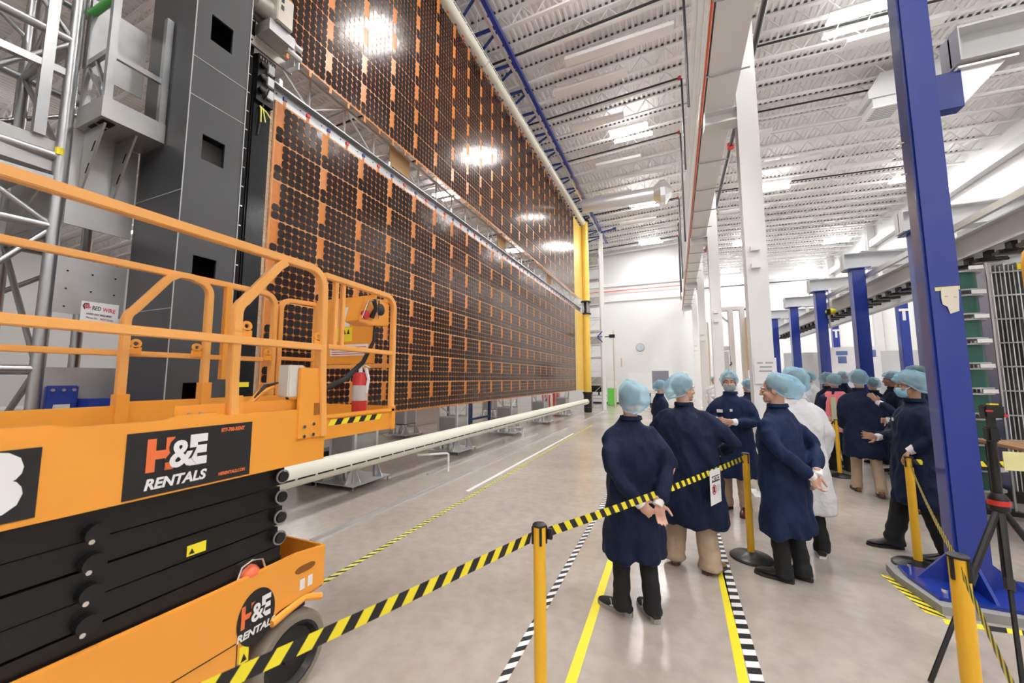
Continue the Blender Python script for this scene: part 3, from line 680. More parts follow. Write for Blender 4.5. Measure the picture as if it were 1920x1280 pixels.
# ------------------------------------------------------------------ far scaffold tower behind the rolls
t = thing('scaffold_tower', 'tall slim scaffold tower behind the yellow rolls with screens and shelves', 'scaffold', (-4.0, 21.9, 0))
for x in (-4.5, -3.72):
    for y in (21.5, 22.3): MB().tube([(x, y, 0), (x, y, 9.6)], .04, 8).build('upright', M_alupale, t)
z = .6; i = 0
while z < 9.4:
    for y in (21.5, 22.3): MB().bar((-4.5, y, z), (-3.72, y, z), .045).build('rung', M_alupale, t)
    MB().bar((-4.5, 21.5, z), (-3.72, 21.5, z + .75), .02).build('brace', M_alupale, t)
    if i % 2: MB().box(-4.48, -3.74, 21.55, 22.25, z + .03, z + .06).build('shelf', M_grey, t)
    if i % 3 == 1: MB().box(-4.45, -3.8, 21.6, 22.2, z + .07, z + .45).build('case', M_aludull, t)
    z += .75; i += 1
MB().box(-3.66, -3.5, 21.4, 21.5, 0, 10.0).build('white_post', M_white, t)
for a in (-.3, 0, .3): MB().bar((-3.9, 21.4, 4.0), (-3.62, 21.4, 4.0 + a), .05).build('blue_stay', M_blue, t)
b = MB(); b.bar((-3.5, 21.4, 3.98), (-3.25, 21.4, 4.0), .05); b.box(-3.25, -2.95, 21.3, 21.5, 3.92, 4.1); b.build('sensor_arm', M_blackmetal, t)
# ================================================================== SCISSOR LIFT
LN, LF = -1.97, -2.80
Y_A = -0.60
t = thing('scissor_lift', 'orange scissor lift with black folded arms and guard rails, front left', 'lift', (-2.385, .6, 0))
# chassis
def side(x0, x1): return MB().prism([(Y_A, .16), (1.26, .16), (1.30, .34), (1.40, .44), (1.52, .485), (1.79, .49), (1.79, .715), (1.60, .74), (1.20, .735), (Y_A, .755)], x0, x1, 'yz')
ch = side(LN - .02, LN).build('chassis_side', M_orange, t, bevel=.004)
side(LF, LF + .02).build('chassis_side', M_orange, t)
b = MB(); b.box(LF + .021, LN - .021, Y_A, 1.26, .18, .60); b.box(LF + .021, LN - .021, 1.26, 1.77, .47, .56); b.build('chassis_body', M_orange, t)
MB().box(LF + .021, LN - .021, 1.775, 1.79, .49, .715).build('chassis_end', M_orange, t)
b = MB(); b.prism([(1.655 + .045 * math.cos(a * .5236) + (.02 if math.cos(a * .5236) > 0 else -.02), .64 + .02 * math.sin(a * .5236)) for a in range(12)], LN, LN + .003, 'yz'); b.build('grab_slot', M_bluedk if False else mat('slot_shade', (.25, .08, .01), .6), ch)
MB().box(LN, LN + .002, .3, 1.296, .448, .452).build('panel_seam', M_void, ch); MB().box(LN, LN + .002, 1.296, 1.300, .16, .452).build('panel_seam', M_void, ch)
MB().box(LN + .0, LN + .002, 1.31, 1.355, .34, .42).build('warning_label', M_tapey, ch); MB().prism([(1.318, .35), (1.347, .35), (1.332, .385)], LN + .002, LN + .003, 'yz').build('warning_triangle', M_ink, ch)
MB().box(LN, LN + .002, 1.02, 1.20, .27, .335).build('white_label', M_paper, ch)
for y in (1.625, 1.675): MB().box(LN, LN + .002, y, y + .03, .53, .585).build('white_label', M_paper, ch)
cb = MB(); cb.prism([(1.385 + .095 * math.cos(a * math.pi / 16), .525 + .13 * math.sin(a * math.pi / 16)) for a in range(32)], LN, LN + .003, 'yz'); rd = cb.build('round_logo_decal', M_tapek, ch)
M_logoo = mat('logo_orange', (.85, .18, .05), .45); M_logow = mat('logo_white', (.85, .85, .85), .45)
lettering('H', .135, (LN + .004, 1.305, .545), M_logoo, rd, bold=.006, sx=.72); lettering('E', .135, (LN + .004, 1.405, .55), M_logow, rd, bold=.006, sx=.72); lettering('&', .125, (LN + .0055, 1.352, .545), M_tapek, rd, bold=.012, sx=.8); lettering('&', .115, (LN + .0075, 1.355, .545), M_logow, rd, bold=.0025, sx=.8)
lettering('RENTALS', .046, (LN + .004, 1.385, .462), M_logow, rd, bold=.0015, align='CENTER', shear=.2)
# beacon
bc = MB().lathe([(.05, .725), (.05, .74), (.035, .76), (.012, .775)], (LN - .045, 1.36, 0), 16).build('beacon', M_ored, t, smooth=True)
for dx in (-.03, .03): MB().tube([(LN - .045 + dx, 1.29, .73), (LN - .045 + dx, 1.31, .785), (LN - .045 + dx, 1.36, .80), (LN - .045 + dx, 1.41, .785), (LN - .045 + dx, 1.43, .73)], .005, 6).build('wire_guard', M_chrome, bc)
# wheels
for xw, s in ((LN - .06, 1), (LF + .06, -1)):
    w = MB().lathe([(.165, -.07), (.195, -.07), (.212, -.05), (.212, .05), (.195, .07), (.165, .07), (.165, -.07)], (xw, 1.60, .212), 28, 'x').build('wheel', mat('tyre_grey', (.22, .19, .15), .8), t, smooth=True)
    MB().lathe([(.02, .0 * s), (.16, .0 * s), (.168, .068 * s), (.15, .072 * s), (.13, .04 * s), (.05, .035 * s), (.045, .06 * s), (.01, .06 * s)], (xw, 1.60, .212), 24, 'x').build('rim', M_blackmetal, w, smooth=True)
for xw in (LN - .06, LF + .06): MB().lathe([(.10, -.07), (.195, -.07), (.212, -.05), (.212, .05), (.195, .07), (.10, .07)], (xw, -.2, .212), 20, 'x').build('wheel', MATS['tyre_grey'], t, smooth=True)
b = MB(); b.tube([(LN + .01, 1.46, .45), (LN - .01, 1.66, .475), (LN + .01, 1.76, .44)], .02, 8); b.build('wheel_arm', M_orange, t)
MB().box(LN - .10, LN - .02, 1.52, 1.68, .425, .47).build('steering_link', M_blackmetal, t)
# scissor stack
for i in range(5):
    z = 1.178 - i * .105
    for x in (LN - .08, LF + .05):
        MB().prism([(Y_A, z - .052 - .03), (1.40, z - .052), (1.52, z - .045), (1.52, z + .045), (1.40, z + .048), (Y_A, z + .048 - .03)] if i % 2 == 0 else [(Y_A, z - .05 - .02), (1.50, z - .05), (1.50, z + .046), (Y_A, z + .046 - .02)], x, x + .045, 'yz').build('scissor_arm', M_blackmetal, t)
    if i < 4:
        p = MB(); p.cyl((LN - .1, 1.487, z), (LN + .012, 1.487, z), .026, 16); pp = p.build('pin', M_black, t, smooth=True)
        MB().lathe([(.030, -.004), (.036, -.004), (.036, .004), (.030, .004), (.030, -.004)], (LN + .0, 1.487, z), 18, 'x').build('ring', M_aludull, pp, smooth=True)
        z2 = z - .04; p = MB(); p.cyl((LN - .1, .765, z2), (LN + .004, .765, z2), .035, 16); q = p.build('pin', M_blackmetal, t, smooth=True)
        MB().cyl((LN + .004, .745, z2 - .02), (LN + .016, .745, z2 - .02), .009, 8).build('bolt', M_chrome, q)
MB().box(LN - .40, LN - .12, .4, 1.3, .62, .70).build('cylinder_block', M_blackmetal, t)
MB().box(LN - .034, LN - .032, 1.075, 1.15, .925, .97).build('yellow_sticker', M_tapey, t)
MB().prism([(1.082, .932), (1.105, .932), (1.0935, .955)], LN - .032, LN - .031, 'yz').build('warning_triangle', M_ink, t)
MB().tube([(LN - .25, 1.62, .56), (LN - .25, 1.62, .66)], .06, 14).build('battery_cap', M_rubber, t, smooth=True)
MB().box(LN - .20, LN - .05, 1.50, 1.52, .56, .74).build('stop_plate', M_orange, t)
# deck
b = MB(); b.box(LN - .02, LN, Y_A, 1.745, 1.225, 1.53); b.box(LN - .05, LN - .02, Y_A, 1.745, 1.225, 1.25)
b.prism([(.35, 1.525), (.42, 1.545), (.62, 1.545), (.70, 1.525)], LN - .03, LN - .002, 'yz'); b.prism([(.93, 1.525), (1.0, 1.545), (1.14, 1.545), (1.2, 1.525)], LN - .03, LN - .002, 'yz')
ds = b.build('deck_side', M_orange, t)
MB().box(LF, LF + .02, Y_A, 1.745, 1.225, 1.50).build('deck_side', M_orange, t)
MB().box(LF + .021, LN - .021, Y_A, 1.74, 1.255, 1.28).build('deck_floor', M_aludull, t)
# decals
d = MB().box(LN, LN + .003, .822, 1.303, 1.233, 1.488).build('logo_decal', M_tapek, ds)
lettering('H', .165, (LN + .004, .885, 1.385), M_logoo, d, bold=.010, sx=.80); lettering('E', .165, (LN + .004, 1.035, 1.385), M_logow, d, bold=.010, sx=.80)
lettering('&', .165, (LN + .0055, .958, 1.38), M_tapek, d, bold=.016, sx=.85); lettering('&', .155, (LN + .0075, .963, 1.38), M_logow, d, bold=.004, sx=.85)
lettering('RENTALS', .058, (LN + .004, .885, 1.276), M_logow, d, bold=.002, shear=.2, sx=.92)
lettering('877-700-RENT', .024, (LN + .004, 1.160, 1.462), M_logoo, d, bold=.0008, sx=.72); lettering('HERENTALS.COM', .020, (LN + .004, 1.160, 1.262), M_logoo, d, bold=.0006, sx=.76)
n3 = MB().box(LN, LN + .003, .30, .604, 1.247, 1.475).build('number_decal', M_tapek, ds)
lettering('3', .27, (LN + .004, .43, 1.36), M_logow, n3, bold=.008, sx=1.15)
# extension deck
b = MB(); b.box(LN - .02, LN, 1.746, 2.35, 1.335, 1.47); b.box(LN - .03, LN + .012, 1.70, 2.36, 1.462, 1.482); b.box(LN - .03, LN + .012, 2.33, 2.37, 1.33, 1.50); es = b.build('extension_side', M_orange, t)
MB().box(LF, LF + .02, 1.5, 2.35, 1.335, 1.48).build('extension_side', M_orange, t)
MB().box(LF + .021, LN - .021, 2.33, 2.35, 1.335, 1.50).build('extension_end', M_orange, t)
MB().box(LF + .021, LN - .031, 1.745, 2.329, 1.335, 1.35).build('extension_floor', M_aludull, t)
st = MB(); n = 9
for i in range(n):
    a = 1.765 + i * .05; st.slot = i % 2
    st.add([(LN + .001, a + .0, 1.415), (LN + .001, a + .05, 1.415), (LN + .001, a + .075, 1.452), (LN + .001, a + .025, 1.452)], [(0, 1, 2, 3)])
st.build('hazard_stripe', [M_tapey, M_tapek], es)
MB().box(LN - .07, LN - .01, 1.65, 1.66, 1.28, 1.52)
# sliding inner toe board
b = MB(); b.box(LN - .055, LN - .04, .99, 1.745, 1.45, 1.585); tb2 = b.build('toe_board', M_orange, t)
for y in (1.045, 1.09): MB().cyl((LN - .04, y, 1.545), (LN - .033, y, 1.545), .007, 8).build('bolt', M_aludull, tb2)
MB().box(LF + .03, LF + .045, Y_A, 1.11, 1.40, 1.56).build('toe_board', M_orange, t)
MB().box(LF + .03, LF + .045, 1.11, 2.33, 1.40, 1.58).build('toe_board', M_orange, t)
# corner bracket plate at the near end
b = MB(); b.box(LN - .012, LN + .008, 1.555, 1.735, 1.36, 1.765); cp = b.build('corner_plate', M_orange, t, bevel=.004)
for y, z in ((1.595, 1.43), (1.655, 1.44), (1.595, 1.375), (1.655, 1.38)): MB().cyl((LN + .008, y, z), (LN + .015, y, z), .010, 8).build('bolt', M_chrome, cp)
MB().box(LN + .008, LN + .01, 1.655, 1.70, 1.49, 1.56).build('slot_plate', mat('slot_shade2', (.35, .12, .01), .6), cp)
MB().box(LN - .10, LN - .013, 1.50, 1.60, 1.60, 1.78).build('power_box', mat('offwhite_box', (.72, .70, .64), .5), t, bevel=.006)
MB().tube([(LN - .06, 1.53, 1.60), (LN - .05, 1.55, 1.52), (LN - .06, 1.60, 1.46)], .008, 6).build('cable', M_rubber, t)
# rails
RT = .021
M_rail = mat('rail_orange_sheen', (.90, .43, .11), .30, coat=.3, var=.06, vscale=5)  # paler orange: the sheen on the rail faces is put into the colour
def rail(pts, name='rail', r=RT): return MB().tube(pts, r * 1.25, 4, rot=math.pi / 4).build(name, M_rail, t, bevel=.004)
def rect_rail(pts, w, h, name='rail', up=(0, 0, 1)):
    b = MB()
    for a, c in zip(pts[:-1], pts[1:]): b.bar(a, c, w, h, up)
    return b.build(name, M_orange, t)
def bendc(x, c, r, a0, a1, n=6): return [(x, c[0] + r * math.cos(a0 + (a1 - a0) * i / n), c[1] + r * math.sin(a0 + (a1 - a0) * i / n)) for i in range(n + 1)]
hp = math.pi / 2
# near side: top rail bending into the end post
rail([(LN, Y_A, 2.375), (LN, 1.56, 2.36)] + bendc(LN, (1.58, 2.25), .11, hp, 0) + [(LN, 1.70, 1.8), (LN, 1.725, 1.36)], 'top_rail', .024)
rail([(LN, Y_A, 1.895), (LN, 1.71, 1.89)], 'mid_rail', .022)
rail([(LN - .032, 1.235, 1.30), (LN - .032, 1.215, 1.70), (LN + .0, 1.195, 1.95)] + bendc(LN + .0, (1.285, 2.02), .09, math.pi, math.pi * .72, 4) + [(LN + .004, 1.39, 2.31), (LN + .004, 1.43, 2.345)], 'gate_post', .024)
MB().box(LN - .060, LN - .021, 1.205, 1.265, 1.30, 1.62).build('post_socket', M_orange, t)
for y, z in ((1.245, 1.965), (1.665, 1.955)):
    lug = MB(); lug.lathe([(.012, -.006), (.026, -.006), (.026, .006), (.012, .006), (.012, -.006)], (LN, y, z), 14, 'x'); lug.box(LN - .006, LN + .006, y - .026, y + .026, z - .06, z - .02); lug.build('lug', M_orange, t)
# far side
rail([(LF, Y_A, 2.33), (LF, 1.20, 2.34), (LF, 1.86, 2.34)] + bendc(LF, (1.88, 2.25), .09, hp, 0) + [(LF, 1.97, 1.5)], 'top_rail', .022)
rail([(LF, Y_A, 1.84), (LF, 1.96, 1.845)], 'mid_rail', .018)
rail([(LF + .03, 1.11, 1.42), (LF + .03, 1.107, 1.95)] + bendc(LF + .03, (1.19, 2.02), .085, math.pi, math.pi * .72, 4) + [(LF + .03, 1.28, 2.30), (LF + .03, 1.33, 2.335), (LF + .03, 1.40, 2.335)] + bendc(LF + .03, (1.42, 2.24), .085, hp, 0) + [(LF + .03, 1.51, 1.5)], 'gate_post', .022)
MB().box(LF, LF + .06, 1.085, 1.14, 1.40, 1.62).build('post_socket', M_orange, t); MB().box(LF, LF + .06, 1.485, 1.54, 1.40, 1.68).build('post_socket', M_orange, t)
MB().box(LF - .01, LF + .03, 1.61, 1.645, 1.70, 2.33).build('post', M_orange, t)
for y, z in ((1.16, 1.90), (1.46, 1.90), (1.92, 1.90)):
    lug = MB(); lug.lathe([(.012, -.006), (.026, -.006), (.026, .006), (.012, .006), (.012, -.006)], (LF + .02, y, z), 14, 'x'); lug.box(LF + .014, LF + .026, y - .026, y + .026, z - .06, z - .02); lug.build('lug', M_orange, t)
# extension rails
rail([(LN - .01, 1.70, 2.34), (LN - .01, 2.24, 2.325)] + bendc(LN - .01, (2.25, 2.23), .095, hp, 0) + [(LN - .01, 2.345, 1.35)], 'extension_rail', .021)
rail([(LN - .01, 1.74, 1.90), (LN - .01, 2.345, 1.895)], 'extension_rail', .018)
rail([(LN - .02, 1.80, 2.34), (LN - .02, 1.80, 1.9)], 'extension_post', .018); rail([(LN - .02, 1.86, 2.34), (LN - .02, 1.86, 1.9)], 'extension_post', .016)
rail([(LF, 2.02, 1.5), (LF, 2.02, 2.22)] + bendc(LF, (2.10, 2.24), .08, math.pi, hp) + [(LF, 2.33, 2.33)], 'extension_rail', .02)
rail([(LF, 2.03, 1.86), (LF, 2.33, 1.86)], 'extension_rail', .016)
rail([(LF, 2.335, 1.50), (LF, 2.335, 2.32)], 'extension_post', .018)
rail([(LN - .01, 2.34, 2.30), (LF, 2.34, 2.30)], 'end_rail', .018); rail([(LN - .03, 2.34, 1.80), (LF, 2.34, 1.80)], 'end_rail', .018)
rail([(-2.22, 2.34, 1.50), (-2.22, 2.34, 1.80)], 'extension_post', .014)
ep = MB().box(LF + .02, -2.14, 2.325, 2.333, 1.82, 2.36).build('end_panel', M_orange, t)
MB().box(-2.52, -2.40, 2.322, 2.325, 2.12, 2.28).build('white_placard', M_paper, ep); b = MB(); b.box(-2.50, -2.46, 2.3205, 2.322, 2.15, 2.25); b.build('placard_print', M_grey, ep)
MB().box(-2.53, -2.37, 2.322, 2.325, 2.00, 2.115).build('yellow_placard', M_tapey, ep)
for x in (-2.505, -2.465, -2.425): MB().prism([(x, 2.06), (x + .03, 2.06), (x + .015, 2.10)], 2.3205, 2.322, 'xz').build('placard_print', M_ink, ep)
ip = MB().box(-2.60, -2.20, 2.322, 2.325, 1.885, 1.975).build('instruction_placard', M_paper, ep)
for i in range(4): MB().box(-2.58, -2.22, 2.3205, 2.322, 1.95 - i * .018, 1.955 - i * .018).build('placard_print', M_red, ip)
# control box on the near corner
cb = MB().prism([(2.01, 2.10), (2.10, 2.08), (2.31, 2.10), (2.31, 2.27), (2.22, 2.29), (2.06, 2.28)], LN - .16, LN - .02, 'yz').build('control_box', M_orange, t, bevel=.006)
MB().lathe([(.02, 0), (.035, .02), (.03, .045), (.01, .05)], (LN - .05, 2.06, 2.15), 14, 'x').build('stop_button', M_red, cb, smooth=True)
MB().tube([(LN - .015, 2.12, 2.14), (LN + .03, 2.11, 2.2), (LN + .02, 2.10, 2.26)], [.02, .014, .018], 10).build('joystick', M_black, cb, smooth=True)
MB().lathe([(.03, 0), (.045, .003), (.03, .006)], (LN - .02, 2.21, 2.21), 18, 'x').build('grip_ring', M_black, cb, smooth=True)
MB().tube([(LN - .015, 2.03, 2.12), (LN + .03, 2.04, 2.24), (LN + .03, 2.14, 2.26), (LN - .015, 2.18, 2.14)], .006, 6).build('guard_loop', M_chrome, cb)
MB().tube([(LN - .06, 2.20, 2.09), (LN - .06, 2.20, 1.98), (LN - .08, 2.12, 1.82), (LN - .10, 1.98, 1.70), (LN - .12, 1.82, 1.63), (LN - .2, 1.74, 1.60)], [.008, .012, .016, .019, .019, .012], 10).build('coiled_cable', M_rubber, t, smooth=True)
# foot lever
b = MB(); b.box(LN - .12, LN - .06, 1.32, 1.42, 1.53, 1.56); b.tube([(LN - .09, 1.33, 1.56), (LN - .09, 1.40, 1.63), (LN - .09, 1.47, 1.66)], [.014, .018, .012], 8); b.build('gate_latch', M_orange, t); MB().tube([(LN - .085, 1.36, 1.60), (LN - .085, 1.42, 1.665), (LN - .085, 1.49, 1.68)], [.01, .014, .008], 8, flat=.6).build('latch_grip', M_rubber, t, smooth=True)
# fire extinguisher strapped to the extension
t = thing('fire_extinguisher', 'red fire extinguisher hung inside the lift extension rail', 'extinguisher', (-2.16, 2.17, 1.50))
MB().lathe([(.02, 1.45), (.05, 1.46), (.052, 1.48), (.052, 1.70), (.04, 1.74), (.02, 1.75)], (-2.12, 2.17, 0), 18).build('cylinder', M_red, t, smooth=True)
MB().lathe([(.0535, 1.545), (.0535, 1.655)], (-2.12, 2.17, 0), 18).build('label_band', mat('label_grey', (.55, .52, .5), .5), t, smooth=True)
MB().tube([(-2.12, 2.17, 1.75), (-2.12, 2.17, 1.79)], .016, 8).build('valve', M_chrome, t)
MB().tube([(-2.12, 2.15, 1.79), (-2.12, 2.20, 1.80), (-2.12, 2.26, 1.785)], .008, 6).build('handle', M_chrome, t)
MB().tube([(-2.08, 2.18, 1.78), (-2.06, 2.19, 1.70), (-2.07, 2.18, 1.60)], .012, 6).build('tag', M_paper, t)
# ================================================================== FLOOR MARKINGS, BARRIERS, CARTS
def stripe_tape(name, p0, p1, w, m1, m2, pitch, label, slant=.5, z=.0015, duty=.5, curve=None):
    p0 = np.array(p0, float); p1 = np.array(p1, float); d = nrm(p1 - p0); nn = np.array((d[1], -d[0])); L = np.linalg.norm(p1 - p0)
    b = MB(); s = 0; k = 0
    while s < L:
        for j, m in ((0, duty), (1, 1 - duty)):
            b.slot = j; a0 = s; a1 = min(s + pitch * m, L); s = a1
            if a1 - a0 < 1e-4: continue
            q = []
            for e, off in ((a0, -w / 2), (a1, -w / 2), (a1, w / 2), (a0, w / 2)):
                pt = p0 + d * min(max(e + slant * off, 0), L) + nn * off; q.append((pt[0], pt[1], z))
            b.add(q, [(0, 1, 2, 3)])
    return solo(b, name, [m1, m2], label, 'tape', 'tape lines on the floor')
def plain_tape(p0, p1, w, m, label, z=.0015, h=None, name='floor_tape'):
    d = nrm(np.array(p1, float) - np.array(p0, float)); nn = np.array((d[1], -d[0])) * w / 2
    b = MB(); zz = z if h is None else h
    q = [(p0[0] - nn[0], p0[1] - nn[1]), (p0[0] + nn[0], p0[1] + nn[1]), (p1[0] + nn[0], p1[1] + nn[1]), (p1[0] - nn[0], p1[1] - nn[1])]
    b.prism(q, 0.0002, zz, 'xy')
    return solo(b, name, m, label, 'tape' if h is None else 'track', 'tape lines on the floor' if h is None else 'metal tracks on the floor')
stripe_tape('floor_tape', (-.965, 1.3), (-.985, 9.5), .055, M_tapew, M_tapek, .105, 'black and white striped floor tape left of the nearest visitor', slant=.9)
stripe_tape('floor_tape', (.365, 1.6), (.345, 5.3), .075, M_tapew, M_tapek, .11, 'black and white striped floor tape right of the khaki trousers', slant=.3)
plain_tape((-.60, 1.5), (-.63, 4.4), .06, M_tapey, 'plain yellow floor tape under the grey sneaker of the nearest visitor')
plain_tape((.275, 1.6), (.315, 5.2), .055, M_tapey, 'plain yellow floor tape beside the right black and white tape')
stripe_tape('floor_tape', (-2.79, 2.2), (-2.89, 14.5), .06, M_tapeyp, M_tapek, .09, 'thin yellow and black floor tape along the array aisle', slant=.9, duty=.62)
plain_tape((-3.58, 2.5), (-3.45, 20.5), .09, M_alupale, 'wide flat silver floor track in front of the cream boom', h=.02, name='floor_track')
plain_tape((-4.12, 5.9), (-4.0, 11.5), .05, M_alupale, 'narrow silver floor track beside the aluminium carts', h=.025, name='floor_track')
plain_tape((-2.98, 5.3), (-3.0, 12.0), .06, M_tapew, 'white floor strip next to the thin yellow tape', h=.004)
# hazard tape around the blue column base
t0 = [((1.63, 3.86), (1.60, 4.52)), ((1.63, 3.86), (2.75, 4.02))]
stripe_tape('floor_tape', (1.665, 3.87), (1.63, 4.52), .10, M_tapey, M_tapek, .09, 'wide hazard tape on the floor left of the blue column base', slant=-1.0, duty=.62)
stripe_tape('floor_tape', (1.66, 3.83), (2.75, 3.93), .07, M_tapey, M_tapek, .17, 'wide hazard tape on the floor in front of the blue column base', slant=-.6, duty=.45)
MB()
# ------------------------------------------------------------------ retractable belt stanchions
def belt(t, a, c, h=.048, n=None, sag=.02, pitch=.085, name='belt'):
    a = np.array(a, float); c = np.array(c, float); L = np.linalg.norm(c - a); n = int(L / pitch * 2); n -= n % 2
    b = MB(); d = (c - a) / L
    def P(s, v):
        s = min(max(s, 0), 1); p = a + (c - a) * s; return (p[0], p[1], p[2] - sag * 4 * s * (1 - s) + v)
    sl = .35 * h / L * 2
    for i in range(n):
        b.slot = i % 2; s0, s1 = i / n, (i + 1) / n
        b.add([P(s0 - sl / 2, h / 2), P(s1 - sl / 2, h / 2), P(s1 + sl / 2, -h / 2), P(s0 + sl / 2, -h / 2)], [(0, 1, 2, 3)])
    return b.build(name, [M_tapek, M_tapey], t)
def stanchion(x, y, label, h=.98, base=True):
    t = thing('barrier_post', label, 'barrier', (x, y, 0), 'yellow belt barrier posts')
    MB().lathe([(.0, .012), (.175, .012), (.178, .02), (.165, .03), (.06, .055), (.04, .065), (0, .065)], (x, y, 0), 28).build('base', M_blackmetal, t, smooth=True)
    MB().lathe([(.176, .0), (.182, .004), (.182, .014), (.176, .018)], (x, y, 0), 28).build('base_rim', M_rubber, t, smooth=True)
    MB().lathe([(.031, .06), (.031, h - .012)], (x, y, 0), 20).build('post', M_yellow, t, smooth=True)
    hd = MB().lathe([(.0, h - .012), (.034, h - .012), (.035, h - .004), (.030, h), (0, h)], (x, y, 0), 20).build('cap', M_black, t, smooth=True)
    for k in range(4):
        a = k * math.pi / 2 + .5; cx, cy = x + .033 * math.cos(a), y + .033 * math.sin(a)
        MB().bar((cx, cy, h - .095), (cx, cy, h - .012), .012, .010).build('belt_slot', M_black, t)
    return t
s1 = stanchion(-.655, 1.90, 'yellow belt post nearest the camera in the middle of the photo')
s2 = stanchion(.60, 4.42, 'yellow belt post between the visitors in navy coats')
s3 = stanchion(2.58, 8.58, 'yellow belt post farthest away, beside the pink vest')
s4 = stanchion(1.96, 4.80, 'yellow belt post with a hand resting on it')
s5 = stanchion(1.04, 2.24, 'blurred yellow belt post at the lower right')
belt(s1, (-.625, 1.955, .925), (.58, 4.39, .935), sag=.02)
belt(s1, (-.68, 1.86, .925), (-1.42, .02, .90), sag=.01)
belt(s4, (1.95, 4.76, .93), (1.06, 2.28, .93), sag=.045)
belt(s5, (1.03, 2.205, .925), (.45, .6, .90), sag=.01)
belt(s4, (2.0, 4.82, .93), (2.9, 5.1, .93), sag=.01)
belt(s3, (2.55, 8.57, .93), (1.25, 8.3, .72), sag=.03)
MB().box(-.668, -.60, 1.925, 1.945, .90, .95).build('belt_end', M_black, s1)
# hanging notice
t = thing('notice_sign', 'white NOTICE sign hanging from the striped belt', 'sign', (.27, 3.76, .64))
dx, dy = nrm(np.array((1.205, 2.435)))[:2]; c0 = np.array((.268, 3.76)); hw = .104
R_not = Matrix(((dx, 0, dy, 0), (dy, 0, -dx, 0), (0, 1, 0, 0), (0, 0, 0, 1)))
def bl(u, z, off=.0): return (c0[0] + dx * u + dy * off, c0[1] + dy * u - dx * off, z)
b = MB(); b.add([bl(-hw, .935, .012), bl(hw, .935, .012), bl(hw, .655, .012), bl(-hw, .655, .012), bl(-hw, .935, .008), bl(hw, .935, .008), bl(hw, .655, .008), bl(-hw, .655, .008)], [(0, 3, 2, 1), (4, 5, 6, 7), (0, 1, 5, 4), (1, 2, 6, 5), (2, 3, 7, 6), (3, 0, 4, 7)])
b.build('sheet', M_paper, t)
def nq(name, m, u0, u1, z0, z1, off): return MB().add([bl(u0, z1, off), bl(u1, z1, off), bl(u1, z0, off), bl(u0, z0, off)], [(0, 3, 2, 1)]).build(name, m, t)
nq('header_band', M_ink, -.075, .080, .835, .885, .0135)
lettering('NOTICE', .046, bl(0.002, .860, .0145), M_paper, t, plane=R_not, align='CENTER', bold=.0008)
b = MB()
for k in range(16):
    a0, a1 = k * math.pi / 8, (k + 1) * math.pi / 8
    b.add([bl(-.035 + .042 * math.cos(a0), .775 + .042 * math.sin(a0), .0135), bl(-.035 + .042 * math.cos(a1), .775 + .042 * math.sin(a1), .0135), bl(-.035 + .033 * math.cos(a1), .775 + .033 * math.sin(a1), .0135), bl(-.035 + .033 * math.cos(a0), .775 + .033 * math.sin(a0), .0135)], [(0, 1, 2, 3)])
b.add([bl(-.068, .801, .0135), bl(-.062, .807, .0135), bl(-.002, .749, .0135), bl(-.008, .743, .0135)], [(0, 1, 2, 3)]); b.build('prohibition_mark', mat('logo_red', (.65, .04, .05), .5), t)
nq('hand_mark', M_ink, -.055, -.018, .752, .800, .013)
for i in range(5): nq('fine_print', M_grey, .016, .016 + (.062, .058, .040, .055, .022)[i], .796 - i * .014, .801 - i * .014, .0135)
# ------------------------------------------------------------------ aluminium ballast carts
def cart(x, y, label, k=1.0):
    t = thing('ballast_cart', label, 'cart', (x, y, 0), 'aluminium ballast carts under the array')
    w = .42 * k
    MB().box(x - w, x + w, y - w, y + w, .07, .085).build('base_plate', M_alupale, t)
    for sx in (-1, 1):
        for sy in (-1, 1):
            MB().cyl((x + sx * w * .92, y + sy * w * .92, 0), (x + sx * w * .92, y + sy * w * .92, .07), .012, 8).build('levelling_foot', M_alu, t)
            MB().bar((x + sx * .24, y + sy * .24, .085), (x + sx * .24, y + sy * .24, 1.12), .05).build('leg', M_alupale, t)
            MB().prism([(y + sy * .265, .085), (y + sy * .40, .085), (y + sy * .265, .34)], x + sx * .24 - .006, x + sx * .24 + .006, 'yz').build('gusset', M_alupale, t)
            MB().prism([(x + sx * .265, .085), (x + sx * .40, .085), (x + sx * .265, .34)], y + sy * .24 - .006, y + sy * .24 + .006, 'xz').build('gusset', M_alupale, t)
    MB().box(x - .27, x + .27, y - .27, y + .27, .36, .375).build('shelf', M_blackmetal, t)
    MB().box(x - .262, x + .262, y - .262, y + .262, .376, .80).build('ballast_box', M_aludull, t, bevel=.012)
    for z in (.82, 1.12):
        for sy in (-1, 1): MB().bar((x - .24, y + sy * .24, z), (x + .24, y + sy * .24, z), .035).build('rail', M_alupale, t)
    MB().bar((x + .24, y - .24, .84), (x + .24, y + .24, 1.1), .022).build('brace', M_alu, t); MB().bar((x - .24, y + .24, .84), (x - .24, y - .24, 1.1), .022).build('brace', M_alu, t)
    for i in range(3): MB().cyl((x - .15 + i * .15, y - .2, .085), (x - .15 + i * .15, y - .2, .26), .02, 8).build('jack_bolt', M_alu, t)
    return t
c0_ = cart(-4.96, 5.0, 'aluminium ballast cart nearest the camera, below the lift extension')
for y, lb in ((8.0, 'second aluminium ballast cart along the cream boom'), (11.2, 'third aluminium ballast cart along the cream boom'), (14.4, 'fourth aluminium ballast cart along the cream boom'), (17.6, 'fifth aluminium ballast cart along the cream boom, beside the yellow roll')): copy_tree(c0_, None, (-4.90, y, 0), label=lb)
for y, lb in ((9.6, 'rear aluminium ballast cart seen just right of the lift'), (15.5, 'rear aluminium ballast cart behind the blue table')): copy_tree(c0_, None, (-7.6, y, 0), label=lb)
